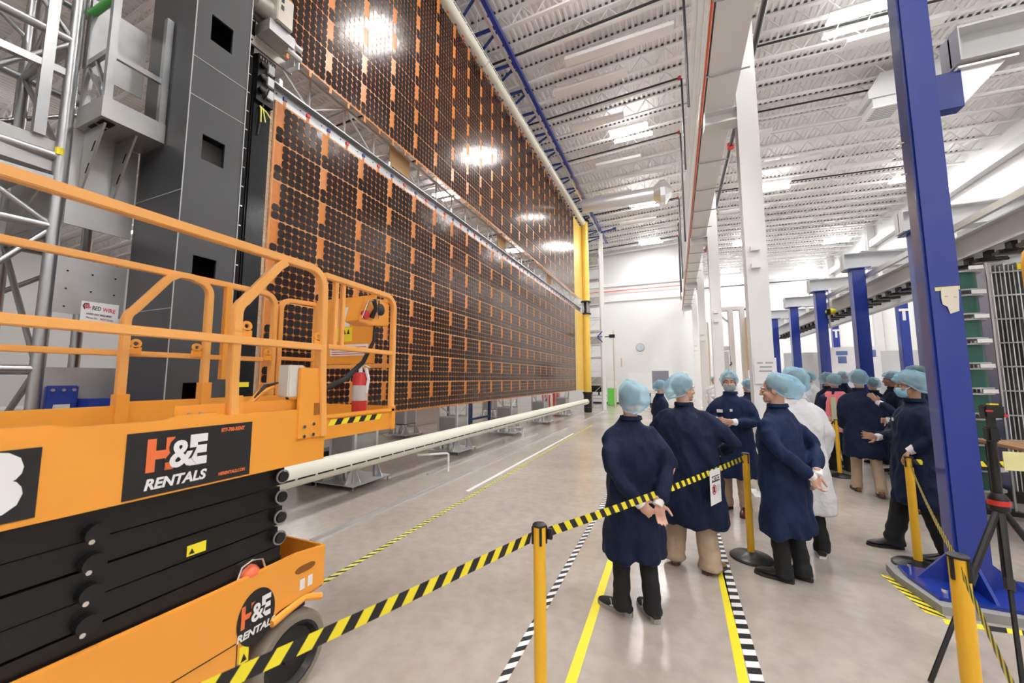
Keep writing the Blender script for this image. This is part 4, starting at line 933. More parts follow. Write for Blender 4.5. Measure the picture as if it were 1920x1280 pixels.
# white bent stand between carts
solo(MB().tube([(-4.35, 5.9, .33), (-3.95, 6.25, .33), (-3.93, 6.27, .32), (-3.93, 6.27, 0)], .02, 8), 'bent_stand', M_white, 'white bent pipe stand beside the nearest cart', 'stand')
solo(MB().tube([(-4.5, 10.2, .30), (-4.2, 10.7, .30), (-4.18, 10.72, .29), (-4.18, 10.72, 0)], .02, 8), 'bent_stand', M_white, 'white bent pipe stand beside the third cart', 'stand')
solo(MB().box(-5.75, -5.42, 4.6, 5.2, 0, .5), 'black_case', M_black, 'black case on the floor behind the nearest cart', 'case')
# items behind the array
for i, (x, y) in enumerate(((-9.0, 9.3), (-9.2, 12.4))):
    t = thing('storage_chest', 'white storage chest with yellow lid stripe behind the array, ' + ('nearer one' if i == 0 else 'farther one'), 'chest', (x, y, 0))
    MB().box(x - .5, x + .5, y - .7, y + .7, 0, .92).build('body', M_white, t, bevel=.02); MB().box(x + .5, x + .505, y - .7, y + .7, .72, .80).build('yellow_stripe', M_tapey, t)
    MB().box(x - .52, x + .52, y - .72, y + .72, .92, .98).build('lid', M_white, t)
t = thing('blue_workbench', 'blue steel workbench behind the array under the blanket edge', 'table', (-7.0, 12.6, 0))
MB().box(-7.5, -6.5, 11.7, 13.5, .88, .93).build('top', M_grey, t)
for x in (-7.4, -6.6):
    for y in (11.8, 13.4): MB().bar((x, y, 0), (x, y, .88), .09).build('leg', mat('blue_bench', (.03, .09, .28), .4), t)
MB().bar((-6.6, 11.8, .3), (-6.6, 13.4, .3), .07).build('stretcher', MATS['blue_bench'], t)
for x, y, lb in ((-6.0, 18.6, 'red drum behind the array near the yellow roll'), (-6.3, 21.4, 'second red drum farther behind the yellow roll')):
    solo(MB().lathe([(.0, 0), (.2, 0), (.215, .03), (.2, .3), (.215, .45), (.2, .6), (.215, .87), (.2, .9), (0, .9)], (x, y, 0), 20), 'red_drum', mat('drum_red', (.75, .07, .05), .4), lb, 'drum', smooth=True)
# ================================================================== TALL BLUE COLUMN
t = thing('blue_column', 'tall glossy blue steel column with bolted base on the right', 'column', (2.06, 4.33, 0))
MB().box(1.955, 2.165, 4.235, 4.40, .085, 8.6).build('shaft', M_blue, t, bevel=.018)
b = MB(); b.prism([(1.74, 4.02), (2.48, 3.99), (2.62, 4.20), (2.62, 4.56), (1.72, 4.56), (1.70, 4.35)], .06, .085, 'xy'); b.build('base_plate', M_blue, t)
b = MB(); b.prism([(1.71, 3.93), (2.62, 3.96), (2.70, 4.1), (2.70, 4.61), (1.66, 4.61), (1.64, 4.40)], 0, .06, 'xy'); b.build('grout_pad', mat('grout', (.30, .30, .30), .7), t)
for (p, q) in (((1.955, 4.36), (1.76, 4.36)), ((2.165, 4.36), (2.40, 4.36))):
    MB().prism([(p[0], .085), (q[0], .085), (p[0], .30)], 4.345, 4.365, 'xz').build('gusset', M_blue, t)
for (y, q) in ((4.235, 4.03), (4.40, 4.54)): MB().prism([(y, .085), (q, .085), (y, .30)], 2.05, 2.07, 'yz').build('gusset', M_blue, t)
for x, y in ((1.80, 4.08), (2.42, 4.06), (1.78, 4.50), (2.52, 4.50)): MB().cyl((x, y, .085), (x, y, .125), .018, 8).build('anchor_bolt', M_chrome, t)
br = MB().box(2.165, 2.33, 4.27, 4.38, 3.98, 4.30).build('bracket', M_bluedk, t)
MB().prism([(2.33, 4.0), (2.33, 4.30), (2.60, 4.30)], 4.27, 4.285, 'xz').build('bracket_web', M_alupale, br); MB().box(2.30, 2.66, 4.24, 4.41, 4.30, 4.32).build('bracket_seat', M_alupale, br)
for x in (2.36, 2.55): MB().cyl((x, 4.30, 4.32), (x, 4.30, 4.345), .025, 8).build('bolt', M_chrome, br)
for z in (3.77, 3.48): MB().cyl((1.95, 4.31, z), (1.90, 4.31, z), .012, 8).build('side_pin', M_chrome, t)
tg = MB(); tg.prism([(2.03, 2.36), (2.035, 2.43), (2.135, 2.44), (2.14, 2.40), (2.13, 2.24), (2.075, 2.22), (2.062, 2.28), (2.035, 2.30)], 4.226, 4.230, 'xz'); tg.build('paper_tag', mat('manila', (.80, .74, .62), .7), t)
MB().box(2.00, 2.15, 4.230, 4.234, 2.415, 2.445).build('masking_tape', mat('masking_tape', (.75, .70, .30), .6), t)
for x, z in ((2.052, 2.36), (2.105, 2.35)): MB().box(x, x + .018, 4.2245, 4.226, z, z + .008).build('smudge', M_grey, t)
# grey beam running right from the blue column
t = thing('grey_beam', 'pale grey beam resting on the bracket of the tall blue column', 'beam', (4.0, 4.33, 4.345))
b = MB(); b.box(2.30, 9.8, 4.20, 4.44, 4.346, 4.36); b.box(2.30, 9.8, 4.20, 4.44, 4.63, 4.65); b.box(2.30, 9.8, 4.31, 4.33, 4.36, 4.63); b.box(2.30, 2.31, 4.20, 4.44, 4.36, 4.63); b.build('web', M_greylt, t)
MB().box(9.8, 10.05, 4.2, 4.45, 0, 4.66).build('far_post', M_blue, t)
# ------------------------------------------------------------------ blue gantry frames
GX0, GX1, GZ = 3.94, 6.85, 4.20
labs = ['blue gantry frame with paper-draped white beam, nearest of the row', 'second blue gantry frame of the row', 'third blue gantry frame of the row', 'fourth blue gantry frame, next to the nearest white column']
def gframe(x, y, lb):
    t = thing('gantry_frame', lb, 'gantry', (x, y, 0), 'blue gantry frames in a row')
    for xx in (x, GX1):
        MB().box(xx - .12, xx + .12, y - .12, y + .12, .025, GZ - .02).build('post', M_blue, t, bevel=.01)
        MB().box(xx - .22, xx + .22, y - .22, y + .22, 0, .025).build('base_plate', M_blue, t)
        MB().box(xx - .20, xx + .20, y - .20, y + .20, GZ - .02, GZ).build('cap_plate', M_blue, t)
    b = MB(); b.box(x - .25, GX1 + .2, y - .14, y + .14, GZ, GZ + .02); b.box(x - .25, GX1 + .2, y - .14, y + .14, GZ + .34, GZ + .36); b.box(x - .25, GX1 + .2, y - .01, y + .01, GZ + .02, GZ + .34); b.box(x - .25, x - .24, y - .14, y + .14, GZ + .02, GZ + .34); b.build('cross_beam', M_greylt, t)
    return t
for i, y in enumerate((11.1, 13.6, 16.3, 19.2)): gframe(GX0, y, labs[i])
gframe(GX0, 22.0, 'fifth blue gantry frame, mostly hidden behind the others'); 
for (x, y, lb) in ((GX0, 8.6, 'blue gantry frame hidden by the tall blue column'),):
    gframe(x, y, lb)
# white T marks on far posts
solo(MB().box(GX1 - .04, GX1 + .04, 16.178, 16.179, 3.55, 3.85).box(GX1 - .12, GX1 + .12, 16.178, 16.179, 3.85, 3.93), 'tape_mark', M_tapew, 'white tape letter T on the nearer far gantry post', 'tape')
solo(MB().box(GX1 - .04, GX1 + .04, 21.878, 21.879, 3.55, 3.85).box(GX1 - .12, GX1 + .12, 21.878, 21.879, 3.85, 3.93), 'tape_mark', M_tapew, 'white tape letter T on the farther far gantry post', 'tape')
# monorail tracks
for x, lb in ((4.35, 'left grey monorail beam with trolleys hung under the gantry'), (5.35, 'right grey monorail beam hung under the gantry')):
    t = thing('monorail_track', lb, 'track', (x, 14, 3.6), 'monorail beams under the gantry')
    b = MB(); b.box(x - .10, x + .10, 4.8, 23, 3.58, 3.60); b.box(x - .10, x + .10, 4.8, 23, 3.93, 3.95); b.box(x - .012, x + .012, 4.8, 23, 3.60, 3.93); b.build('beam', M_greylt, t)
    y = 6.5
    if x < 5:
        while y < 20:
            p = MB(); p.box(x - .14, x + .14, y, y + .22, 3.42, 3.46); p.box(x - .03, x + .03, y + .05, y + .17, 3.46, 3.58); p.cyl((x - .17, y + .06, 3.44), (x + .17, y + .06, 3.44), .03, 8); p.build('trolley', M_blackmetal, t); y += .42
    for y in (8.6, 11.1, 13.6, 16.3, 19.2, 22.0): MB().bar((x, y, 3.95), (x, y, 4.2), .08).build('track_hanger', M_alupale, t)
    MB().bar((x - .25, 4.8, 4.02), (x - .25, 14, 4.02), .06, .10).build('side_rail', M_alupale, t)
for y in (8.6, 13.6):
    t = thing('chain_hoist', 'yellow and black chain hoist hanging under the gantry, ' + ('nearer one beside the blue column' if y < 10 else 'farther one'), 'hoist', (3.95, y, 3.1))
    MB().bar((4.12, y - .19, 3.65), (4.12, y - .19, 4.21), .06).build('drop_post', M_alupale, t); h = MB().ell((4.12, y - .19, 3.58), (.13, .10, .09)).build('motor', M_tapey, t, smooth=True); MB().box(4.01, 4.08, y - .3, y - .08, 3.48, 3.64).build('cover', M_black, t); MB().bar((4.08, y - .19, 3.1), (4.08, y - .19, 3.5), .03).build('hook_rod', M_aludull, t)
# white paper cover sagging over the nearest beam
solo(MB().loft([[(4.0 + k * .35, 10.93, 4.57 - .10 * math.sin(k / 8 * 3.14)), (4.0 + k * .35, 11.27, 4.58), (4.0 + k * .35, 11.28, 4.59), (4.0 + k * .35, 10.92, 4.585 - .10 * math.sin(k / 8 * 3.14))] for k in range(9)]), 'paper_cover', M_paper, 'white paper sheet draped on the nearest gantry beam', 'cover')
# ------------------------------------------------------------------ spool rack and folded mesh panels
t = thing('spool_rack', 'tall rack of green spools right of the tall blue column', 'rack', (3.62, 7.2, 0))
for dx, dy in ((-.22, -.18), (.22, -.18), (-.22, .18), (.22, .18)): MB().bar((3.62 + dx, 7.2 + dy, 0), (3.62 + dx, 7.2 + dy, 3.22), .02).build('rod', M_aludull, t)
for i in range(9):
    z = .26 + i * .325; s_ = MB().lathe([(.19, z + .02), (.19, z + .25)], (3.62, 7.2, 0), 18).build('spool', mat('spool_green', (.012, .10, .075), .35), t, smooth=True)
    for zz in (z, z + .25): MB().lathe([(.235, zz), (.235, zz + .02)], (3.62, 7.2, 0), 18).build('flange', M_grey, s_)
    MB().box(3.64, 3.78, 6.95, 6.96, z + .272, z + .322).build('white_tag', M_paper, t)
MB().box(3.36, 3.88, 6.94, 7.46, .0, .05).build('foot', M_blackmetal, t)
t = thing('mesh_stack', 'tall bundle of folded silver mesh panels at the right edge', 'panels', (4.5, 7.9, 0))
for i in range(12):
    x = 4.28 + i * .045; MB().box(x, x + .012, 7.75, 8.15, .15, 3.35 - .02 * (i % 3)).build('panel', M_aludull if i % 3 else M_alupale, t)
for z in np.arange(.5, 3.4, .34): MB().bar((4.25, 7.74, z), (4.85, 7.74, z), .012, .02).build('tie_rod', M_grey, t)
MB().box(4.55, 4.8, 7.74, 7.75, 3.24, 3.33).build('yellow_top', M_tapey, t); MB().box(4.22, 4.88, 7.7, 8.2, 0, .15).build('foot', M_blackmetal, t)
MB().tube([(4.55, 7.73, 2.42), (4.55, 7.70, 2.47), (4.64, 7.70, 2.47), (4.64, 7.73, 2.42), (4.64, 7.70, 2.36), (4.55, 7.70, 2.36), (4.55, 7.73, 2.42)], .012, 6).build('black_clip', M_black, t)
t = thing('mesh_stack', 'second bundle of mesh panels behind the spool rack', 'panels', (4.62, 8.95, 0))
for i in range(6):
    x = 4.45 + i * .05; MB().box(x, x + .012, 8.85, 9.15, .15, 3.25).build('panel', M_aludull, t)
MB().box(4.41, 4.78, 8.8, 9.2, 0, .15).build('foot', M_blackmetal, t); MB().box(4.45, 4.72, 8.845, 8.85, 3.15, 3.25).build('yellow_top', M_tapey, t)
solo(MB().tube([(4.19, 7.0, 0), (4.19, 7.0, 3.15), (4.21, 7.0, 3.30), (4.29, 7.0, 3.40), (4.45, 7.0, 3.44), (5.0, 7.0, 3.44)], .036, 12), 'orange_crane_arm', mat('amber_paint', (.85, .40, .03), .4), 'orange bent crane arm at the right edge', 'crane', smooth=True)
# ------------------------------------------------------------------ tripod, table, note
t = thing('camera_tripod', 'black tripod with small camera in front of the tall blue column', 'tripod', (1.79, 3.40, 0))
cx, cy = 1.79, 3.40
MB().tube([(cx, cy, .50), (cx, cy, 1.31)], .022, 12).build('centre_column', M_black, t, smooth=True)
MB().lathe([(.02, .88), (.045, .90), (.045, .97), (.028, 1.0)], (cx, cy, 0), 14).build('collar', M_black, t, smooth=True)
MB().tube([(cx, cy, .93), (cx, cy, .96)], .048, 14).build('red_ring', M_red, t, smooth=True)
for (fx, fy) in ((1.25, 3.06), (1.60, 3.02), (2.38, 3.62)):
    d = np.array((fx - cx, fy - cy, -.92)); p = np.array((cx, cy, .925))
    lg = MB().tube([p, p + d * .42], .018, 8).build('leg', M_black, t, smooth=True); MB().tube([p + d * .40, p + d * .46], .024, 8).build('clamp', M_rubber, lg); MB().tube([p + d * .45, p + d], .012, 8).build('lower_leg', M_black, lg)
MB().box(cx - .028, cx + .028, cy - .035, cy + .02, 1.31, 1.40).build('pan_head', M_black, t, bevel=.01)
cm = MB().box(cx - .045, cx + .045, cy - .06, cy + .0, 1.455, 1.535).build('camera_body', M_black, t, bevel=.008); MB().box(cx - .015, cx + .015, cy - .03, cy + .0, 1.40, 1.455).build('mount', M_black, t)
MB().box(cx - .01, cx + .03, cy - .04, cy - .01, 1.535, 1.543).build('yellow_top', M_tapey, cm); MB().box(cx - .042, cx - .01, cy - .062, cy - .06, 1.495, 1.505).build('red_stripe', M_red, cm); MB().box(cx + .035, cx + .052, cy - .065, cy - .05, 1.465, 1.48).build('red_knob', M_red, cm)
MB().box(cx + .01, cx + .105, cy - .062, cy - .058, 1.15, 1.26).build('sticky_note', mat('note_yellow', (.80, .77, .38), .7), t)
t = thing('wood_table', 'table with pale wooden top and black legs at the right edge', 'table', (4.0, 6.1, 0))
MB().box(3.33, 4.8, 5.7, 6.62, .93, .965).build('top', mat('pale_wood', (.60, .36, .19), .5, var=.1, stretch=(1, 8, 1)), t, bevel=.004)
for x in (3.42, 4.7):
    for y in (5.78, 6.54): MB().bar((x, y, 0), (x, y, .93), .05).build('leg', M_black, t)
MB().bar((3.42, 5.78, .45), (4.7, 5.78, .45), .04).build('stretcher', M_black, t)
t = thing('floor_bag', 'black floor bag with yellow end beside the blue column base', 'bag', (2.9, 3.9, 0))
MB().tube([(2.78, 4.25, .14), (2.95, 4.18, .14), (3.2, 4.0, .10), (3.5, 3.8, .08)], [.10, .115, .105, .09], 12).build('bag', M_rubber, t, smooth=True); MB().tube([(2.735, 4.27, .14), (2.79, 4.245, .14)], .09, 12).build('yellow_end', M_tapey, t, smooth=True)
t = thing('roller_track', 'low black roller track on the floor along the mesh panels', 'track', (6.0, 7.0, 0))
MB().bar((4.9, 7.35, .06), (7.5, 7.0, .06), .06).build('bar', M_blackmetal, t)
for i in range(6): MB().box(5.0 + i * .3, 5.12 + i * .3, 7.24 - i * .04, 7.34 - i * .04, .03, .12).build('roller', M_black, t)
# ------------------------------------------------------------------ far right bay: white cabinets, yellow drum, tables
t = thing('white_cabinet', 'tall white equipment frame behind the second white column', 'cabinet', (1.9, 17, 0))
for x in (1.5, 2.0, 2.4): MB().box(x, x + .16, 17.0, 17.3, 0, 4.35).build('upright', M_white, t)
MB().box(1.5, 2.56, 17.0, 17.3, 4.35, 4.5).build('head', M_white, t); MB().bar((1.6, 17.1, 4.3), (2.0, 17.1, 3.9), .06).build('brace', M_greylt, t); MB().box(1.68, 1.98, 17.05, 17.25, 2.8, 2.95).build('bracket', M_greylt, t)
MB().tube([(1.95, 16.97, 2.2), (2.02, 16.95, 2.26), (2.0, 16.95, 2.34)], .02, 6).build('black_hook', M_black, t); MB().box(1.72, 1.95, 17.05, 17.2, 0, 2.75).build('panel', M_greylt, t)
t = thing('yellow_canister', 'yellow canister with dark stripe behind the nearest white column', 'canister', (2.75, 16, 0))
MB().lathe([(.26, 0), (.27, .1), (.27, 4.15)], (2.75, 16.0, 0), 20).build('drum', mat('canister_yellow', (.80, .58, .14), .4), t, smooth=True); MB().box(2.70, 2.77, 15.70, 15.74, 1.8, 4.15).build('dark_stripe', M_blackmetal, t); MB().lathe([(.3, 4.15), (.36, 4.2), (.3, 4.27)], (2.75, 16.0, 0), 20).build('cap', M_blackmetal, t)
MB().box(2.42, 2.46, 15.9, 16.2, 2.0, 3.9).build('orange_strip', M_seam, t); MB().tube([(3.1, 16, 3.9), (3.1, 16, 4.9), (3.02, 16, 5.0)], .02, 6).build('blue_rod', M_bluedk, t)
solo(MB().box(1.28, 1.34, 17.6, 17.8, 0, 4.0), 'tan_strip', mat('tan_panel', (.75, .66, .52), .5), 'pale tan strip standing left of the white equipment frame', 'panel')
t = thing('posted_sign', 'white paper sign taped to the nearest white column', 'sign', (1.2, 6.6, 1.7))
MB().box(1.08, 1.36, 6.645, 6.65, 1.62, 2.0).build('sheet', M_paper, t)
for i, ws in enumerate((((-.10, .07), (.0, .10)), ((-.07, .15),), ((-.08, .16),))):
    for u, w in ws: MB().box(1.22 + u, 1.22 + u + w, 6.643, 6.645, 1.915 - i * .06, 1.94 - i * .06).build('faint_print', M_grey, t)
# whiteboards and tables behind the crowd
t = thing('poster_board', 'long grey poster board behind the crowd with printed sheets', 'board', (6.5, 21, 0))
MB().box(4.6, 9.6, 21.0, 21.06, .8, 2.85).build('board', M_greylt, t)
for x in (4.7, 7.1, 9.5): MB().bar((x, 21.1, 0), (x, 21.1, 2.8), .06).build('leg', M_grey, t)
ps = MB().box(5.9, 8.0, 20.96, 20.99, 1.6, 3.05).build('poster', M_paper, t)
for x, z, w, h in ((6.5, 2.7, .4, .18), (6.55, 2.35, .3, .3), (7.2, 2.4, .3, .5), (7.7, 2.6, .15, .3)): MB().box(x, x + w, 20.955, 20.96, z, z + h).build('print', mat('poster_ink', (.12, .18, .42), .6), ps)
t = thing('plastic_crate_row', 'clear plastic bins stacked on a shelf behind the crowd', 'bins', (6.6, 14.2, 0))
MB().box(5.4, 8.0, 14.0, 14.6, .9, .94).build('shelf', M_white, t)
for x in (5.5, 7.9): MB().bar((x, 14.3, 0), (x, 14.3, .9), .06).build('leg', M_white, t)
for i in range(4): MB().box(5.5 + i * .62, 6.06 + i * .62, 14.05, 14.55, .94, 1.55 + .12 * (i % 2)).build('bin', mat('clear_plastic', (.80, .82, .85), .3, transl=.3), t)
t = thing('white_table', 'white-topped blue table behind the navy coat man', 'table', (2.3, 9.1, 0))
MB().box(1.75, 2.50, 8.75, 10.0, .93, .98).build('top', M_paper, t, bevel=.01)
for x in (1.85, 2.44):
    for y in (8.82, 9.9): MB().bar((x, y, 0), (x, y, .93), .06).build('leg', MATS['blue_bench'], t)
MB().box(1.85, 2.44, 8.80, 8.82, .78, .93).build('apron', MATS['blue_bench'], t); MB().box(1.85, 2.44, 8.85, 9.9, .30, .33).build('lower_shelf', M_alupale, t)
# ------------------------------------------------------------------ far wall things
t = thing('wall_clock', 'round wall clock high on the far white wall', 'clock', (-2.08, YF - .03, 3.78))
MB().lathe([(.0, 0), (.26, 0), (.28, -.03), (.25, -.05), (.25, -.04), (0, -.04)], (-2.08, YF - .001, 3.78), 28, 'y').build('case', mat('clock_grey', (.45, .48, .5), .4), t, smooth=True); MB().lathe([(0, -.045), (.235, -.045), (.235, -.042), (0, -.042)], (-2.08, YF - .001, 3.78), 28, 'y').build('face', mat('clock_face', (.62, .68, .72), .5), t)
for a, l in ((.9, .14), (2.3, .19)): MB().bar((-2.08, YF - .05, 3.78), (-2.08 + l * math.sin(a), YF - .05, 3.78 + l * math.cos(a)), .018, .004).build('hand', M_ink, t)
for k in range(12): MB().bar((-2.08 + .19 * math.sin(k * .5236), YF - .048, 3.78 + .19 * math.cos(k * .5236)), (-2.08 + .22 * math.sin(k * .5236), YF - .048, 3.78 + .22 * math.cos(k * .5236)), .012, .004).build('mark', M_ink, t)
solo(MB().box(-3.38, -3.30, YF - .01, YF - .002, 2.5, 3.1), 'wall_notice', mat('pale_red', (.75, .45, .42), .6), 'narrow pale red notice on the far wall', 'notice')
solo(MB().box(-2.9, -1.0, YF - .02, YF - .002, .9, 2.1), 'white_board', M_paper, 'wide whiteboard on the far wall behind the nearest visitor', 'board')
t = thing('grey_monitor', 'large grey screen back on a table at the far wall', 'screen', (-.6, 24, 0))
MB().box(-1.25, -.35, 24.0, 24.06, 1.15, 2.15).build('panel', mat('screen_grey', (.22, .23, .28), .4), t); MB().box(-1.5, .1, 23.8, 24.6, .85, .9).build('table', M_grey, t)
for x in (-1.4, 0): MB().bar((x, 24.2, 0), (x, 24.2, .85), .06).build('leg', M_yellow if x == 0 else M_black, t)
MB().bar((-.8, 24.05, .9), (-.8, 24.05, 1.2), .1).build('stand', M_black, t)
t = thing('black_monitor', 'black monitor on a small desk beside the black drum', 'monitor', (-4.2, 23, 0))
MB().box(-4.6, -3.75, 23.0, 23.05, .92, 1.32).build('screen', M_black, t); MB().box(-4.7, -3.7, 22.95, 23.5, .70, .74).build('desk', M_grey, t)
for x in (-4.6, -3.8): MB().bar((x, 23.2, 0), (x, 23.2, .70), .05).build('leg', M_alupale, t)
MB().bar((-4.18, 23.05, .74), (-4.18, 23.05, .94), .08).build('stand', M_black, t)
t = thing('green_cabinet', 'green and white equipment cart by the far wall', 'cart', (-3.75, 25.3, 0))
MB().box(-4.0, -3.5, 25.0, 25.5, .05, 1.1).build('body', mat('lime_green', (.16, .62, .10), .4), t); MB().box(-4.0, -3.5, 25.0, 25.5, 1.1, 1.55).build('upper_box', M_white, t)
for x in (-3.95, -3.55): MB().cyl((x, 25.2, 0), (x, 25.2, .05), .03, 8).build('caster', M_black, t)
t = thing('hazard_rope', 'yellow and black striped barrier strip along the far wall', 'barrier', (-3.0, 25.2, 0))
belt(t, (-3.3, 25.4, .9), (-2.2, 25.8, .9), h=.10, pitch=.3)
for x, y in ((-3.3, 25.4), (-2.2, 25.8)): MB().bar((x, y, 0), (x, y, 1.0), .05).build('post', M_tapey, t)
solo(MB().tube([(-3.32, 23.5, 0), (-3.32, 23.5, 4.6)], .045, 10), 'tan_pole', mat('tan_pole', (.72, .60, .45), .5), 'slim tan pole beside the far scaffold tower', 'pole')
MB()

# wrapped pallets far left behind the tower
for i, (x, y, w, h) in enumerate(((-12.0, 3.0, 1.6, 1.15), (-9.5, 1.9, 1.2, .95), (-14.5, 5.2, 2.0, 1.6))):
    t = thing('wrapped_pallet', 'white plastic-wrapped pallet behind the scaffold tower, ' + ['in the middle', 'nearest', 'farthest'][i], 'pallet', (x, y, 0), 'wrapped pallets behind the tower')
    MB().box(x - w / 2, x + w / 2, y - .6, y + .6, 0, .14).build('pallet', M_cardboard, t); MB().box(x - w / 2 + .03, x + w / 2 - .03, y - .57, y + .57, .14, h).build('wrapped_load', mat('shrink_wrap', (.78, .80, .82), .3, bump=.5, bscale=6, bdist=.05), t, bevel=.04)
    MB().box(x + w / 2 - .028, x + w / 2 - .02, y - .3, y + .1, h * .45, h * .7).build('label', M_bluedk if i else M_ink, t)
# ================================================================== PEOPLE
M_skin = mat('skin', (0.62, 0.36, 0.27), 0.5, var=.08, vscale=30); M_skin2 = mat('skin_tan', (0.42, 0.23, 0.15), 0.5, var=.08, vscale=30)
M_navy = mat('navy_coat', (0.0042, 0.011, 0.040), 0.78, spec=.3, var=.25, vscale=6, bump=.6, bscale=6.5, bdist=.055, stretch=(1, 1, .5))
M_navy2 = mat('navy_coat_blue', (0.005, 0.017, 0.062), 0.75, spec=.3, var=.25, vscale=6, bump=.6, bscale=6.5, bdist=.055, stretch=(1, 1, .5))
M_whitec = mat('white_coat', (0.74, 0.75, 0.77), 0.75, bump=.6, bscale=6.5, bdist=.055)
M_khaki = mat('khaki_cloth', (0.46, 0.35, 0.25), 0.8, bump=.3, bscale=14, bdist=.02); M_blackcl = mat('black_cloth', (0.008, 0.009, 0.011), 0.8, bump=.25, bscale=14, bdist=.02)
M_net = mat('hair_net', (0.42, 0.72, 0.93), 0.7, var=.22, vscale=16, bump=.7, bscale=26, bdist=.012, alpha=.50, transl=.35, stretch=(1.6, 1.6, .6))
M_mask = mat('mask_blue', (0.34, 0.62, 0.82), 0.75, bump=.3, bscale=20)
M_hairs = {'dark': mat('hair_dark', (.03, .022, .018), .7), 'grey': mat('hair_grey', (.20, .19, .18), .7), 'brown': mat('hair_brown', (.09, .05, .03), .7)}
M_eye = mat('eye_white', (.8, .8, .78), .3); M_iris = mat('iris', (.03, .025, .02), .3); M_cuff = mat('knit_cuff', (.80, .80, .79), .85)
M_pink = mat('hi_vis_pink', (.95, .24, .30), .6); M_refl = mat('reflective', (.62, .62, .60), .35)
SHOES = {'black': mat('shoe_black', (.01, .01, .011), .3), 'brown': mat('shoe_brown', (.16, .065, .03), .4), 'red': mat('shoe_oxblood', (.13, .015, .015), .3), 'sneaker': mat('sneaker_black', (.015, .017, .022), .7), 'tan': mat('shoe_tan', (.30, .17, .08), .5)}
M_sole = {'black': M_rubber, 'brown': mat('sole_brown', (.07, .04, .025), .6), 'red': M_rubber, 'sneaker': mat('sole_grey', (.33, .32, .30), .7), 'tan': mat('sole_brown2', (.1, .06, .04), .6), 'white': M_paper}
def remesh(mb, voxel, smooth=2, name='m'):
    me = mb.mesh(name, []); o = bpy.data.objects.new(name, me); COL.objects.link(o)
    m = o.modifiers.new('r', 'REMESH'); m.mode = 'VOXEL'; m.voxel_size = voxel; m.use_smooth_shade = True
    if smooth: s = o.modifiers.new('s', 'SMOOTH'); s.factor = .5; s.iterations = smooth
    dg = bpy.context.evaluated_depsgraph_get(); out = bpy.data.meshes.new_from_object(o.evaluated_get(dg))
    bpy.data.objects.remove(o); bpy.data.meshes.remove(me)
    return out
def put(me, name, m, parent):
    me.name = name; me.materials.clear(); me.materials.append(m)
    me.polygons.foreach_set('use_smooth', [True] * len(me.polygons))
    o = bpy.data.objects.new(name, me); COL.objects.link(o); o.parent = parent; ORG[o.name] = (0, 0, 0); return o
def rotm(yaw, pitch=0, roll=0): return np.array(Matrix.Rotation(yaw, 3, 'Z') @ Matrix.Rotation(pitch, 3, 'X') @ Matrix.Rotation(roll, 3, 'Y'))
def hand(b, w, d, n, side, curl=.35, spread=.10, k=1.0):
    """w wrist, d towards the fingers, n the way the palm faces, side +1/-1: thumb direction"""
    w = np.array(w, float); d = nrm(d); n = nrm(np.array(n, float) - d * (np.array(n, float) @ d)); t = np.cross(d, n) * side
    Rm = np.stack([t, d, n], 1)
    b.tube([w - d * .05, w, w + d * .02], [.027 * k, .024 * k, .026 * k], 10); b.ell(w + d * .055 * k, (.040 * k, .056 * k, .016 * k), 12, 8, Rm)
    for off, L, sp in ((.029, .072, 1), (.010, .080, .33), (-.009, .075, -.33), (-.027, .060, -1)):
        p = w + d * .088 * k + t * off * k; pts = [p - d * .03 * k, p]; a = curl * .5
        for q in range(3):
            dr = d * math.cos(a) + n * math.sin(a) + t * spread * sp; p = p + nrm(dr) * L * k * (.42, .32, .26)[q]; pts.append(p); a += curl
        b.tube(pts, [.0105 * k, .0095 * k, .009 * k, .0082 * k, .0068 * k], 8)
    p = w + d * .028 * k + t * .03 * k; d1 = nrm(d * .55 + t * .75 + n * .25); d2 = nrm(d * .85 + t * .35 + n * .35)
    b.tube([p - d1 * .015, p + d1 * .035 * k, p + d1 * .035 * k + d2 * .032 * k, p + d1 * .035 * k + d2 * .055 * k], [.014 * k, .012 * k, .010 * k, .0078 * k], 8)
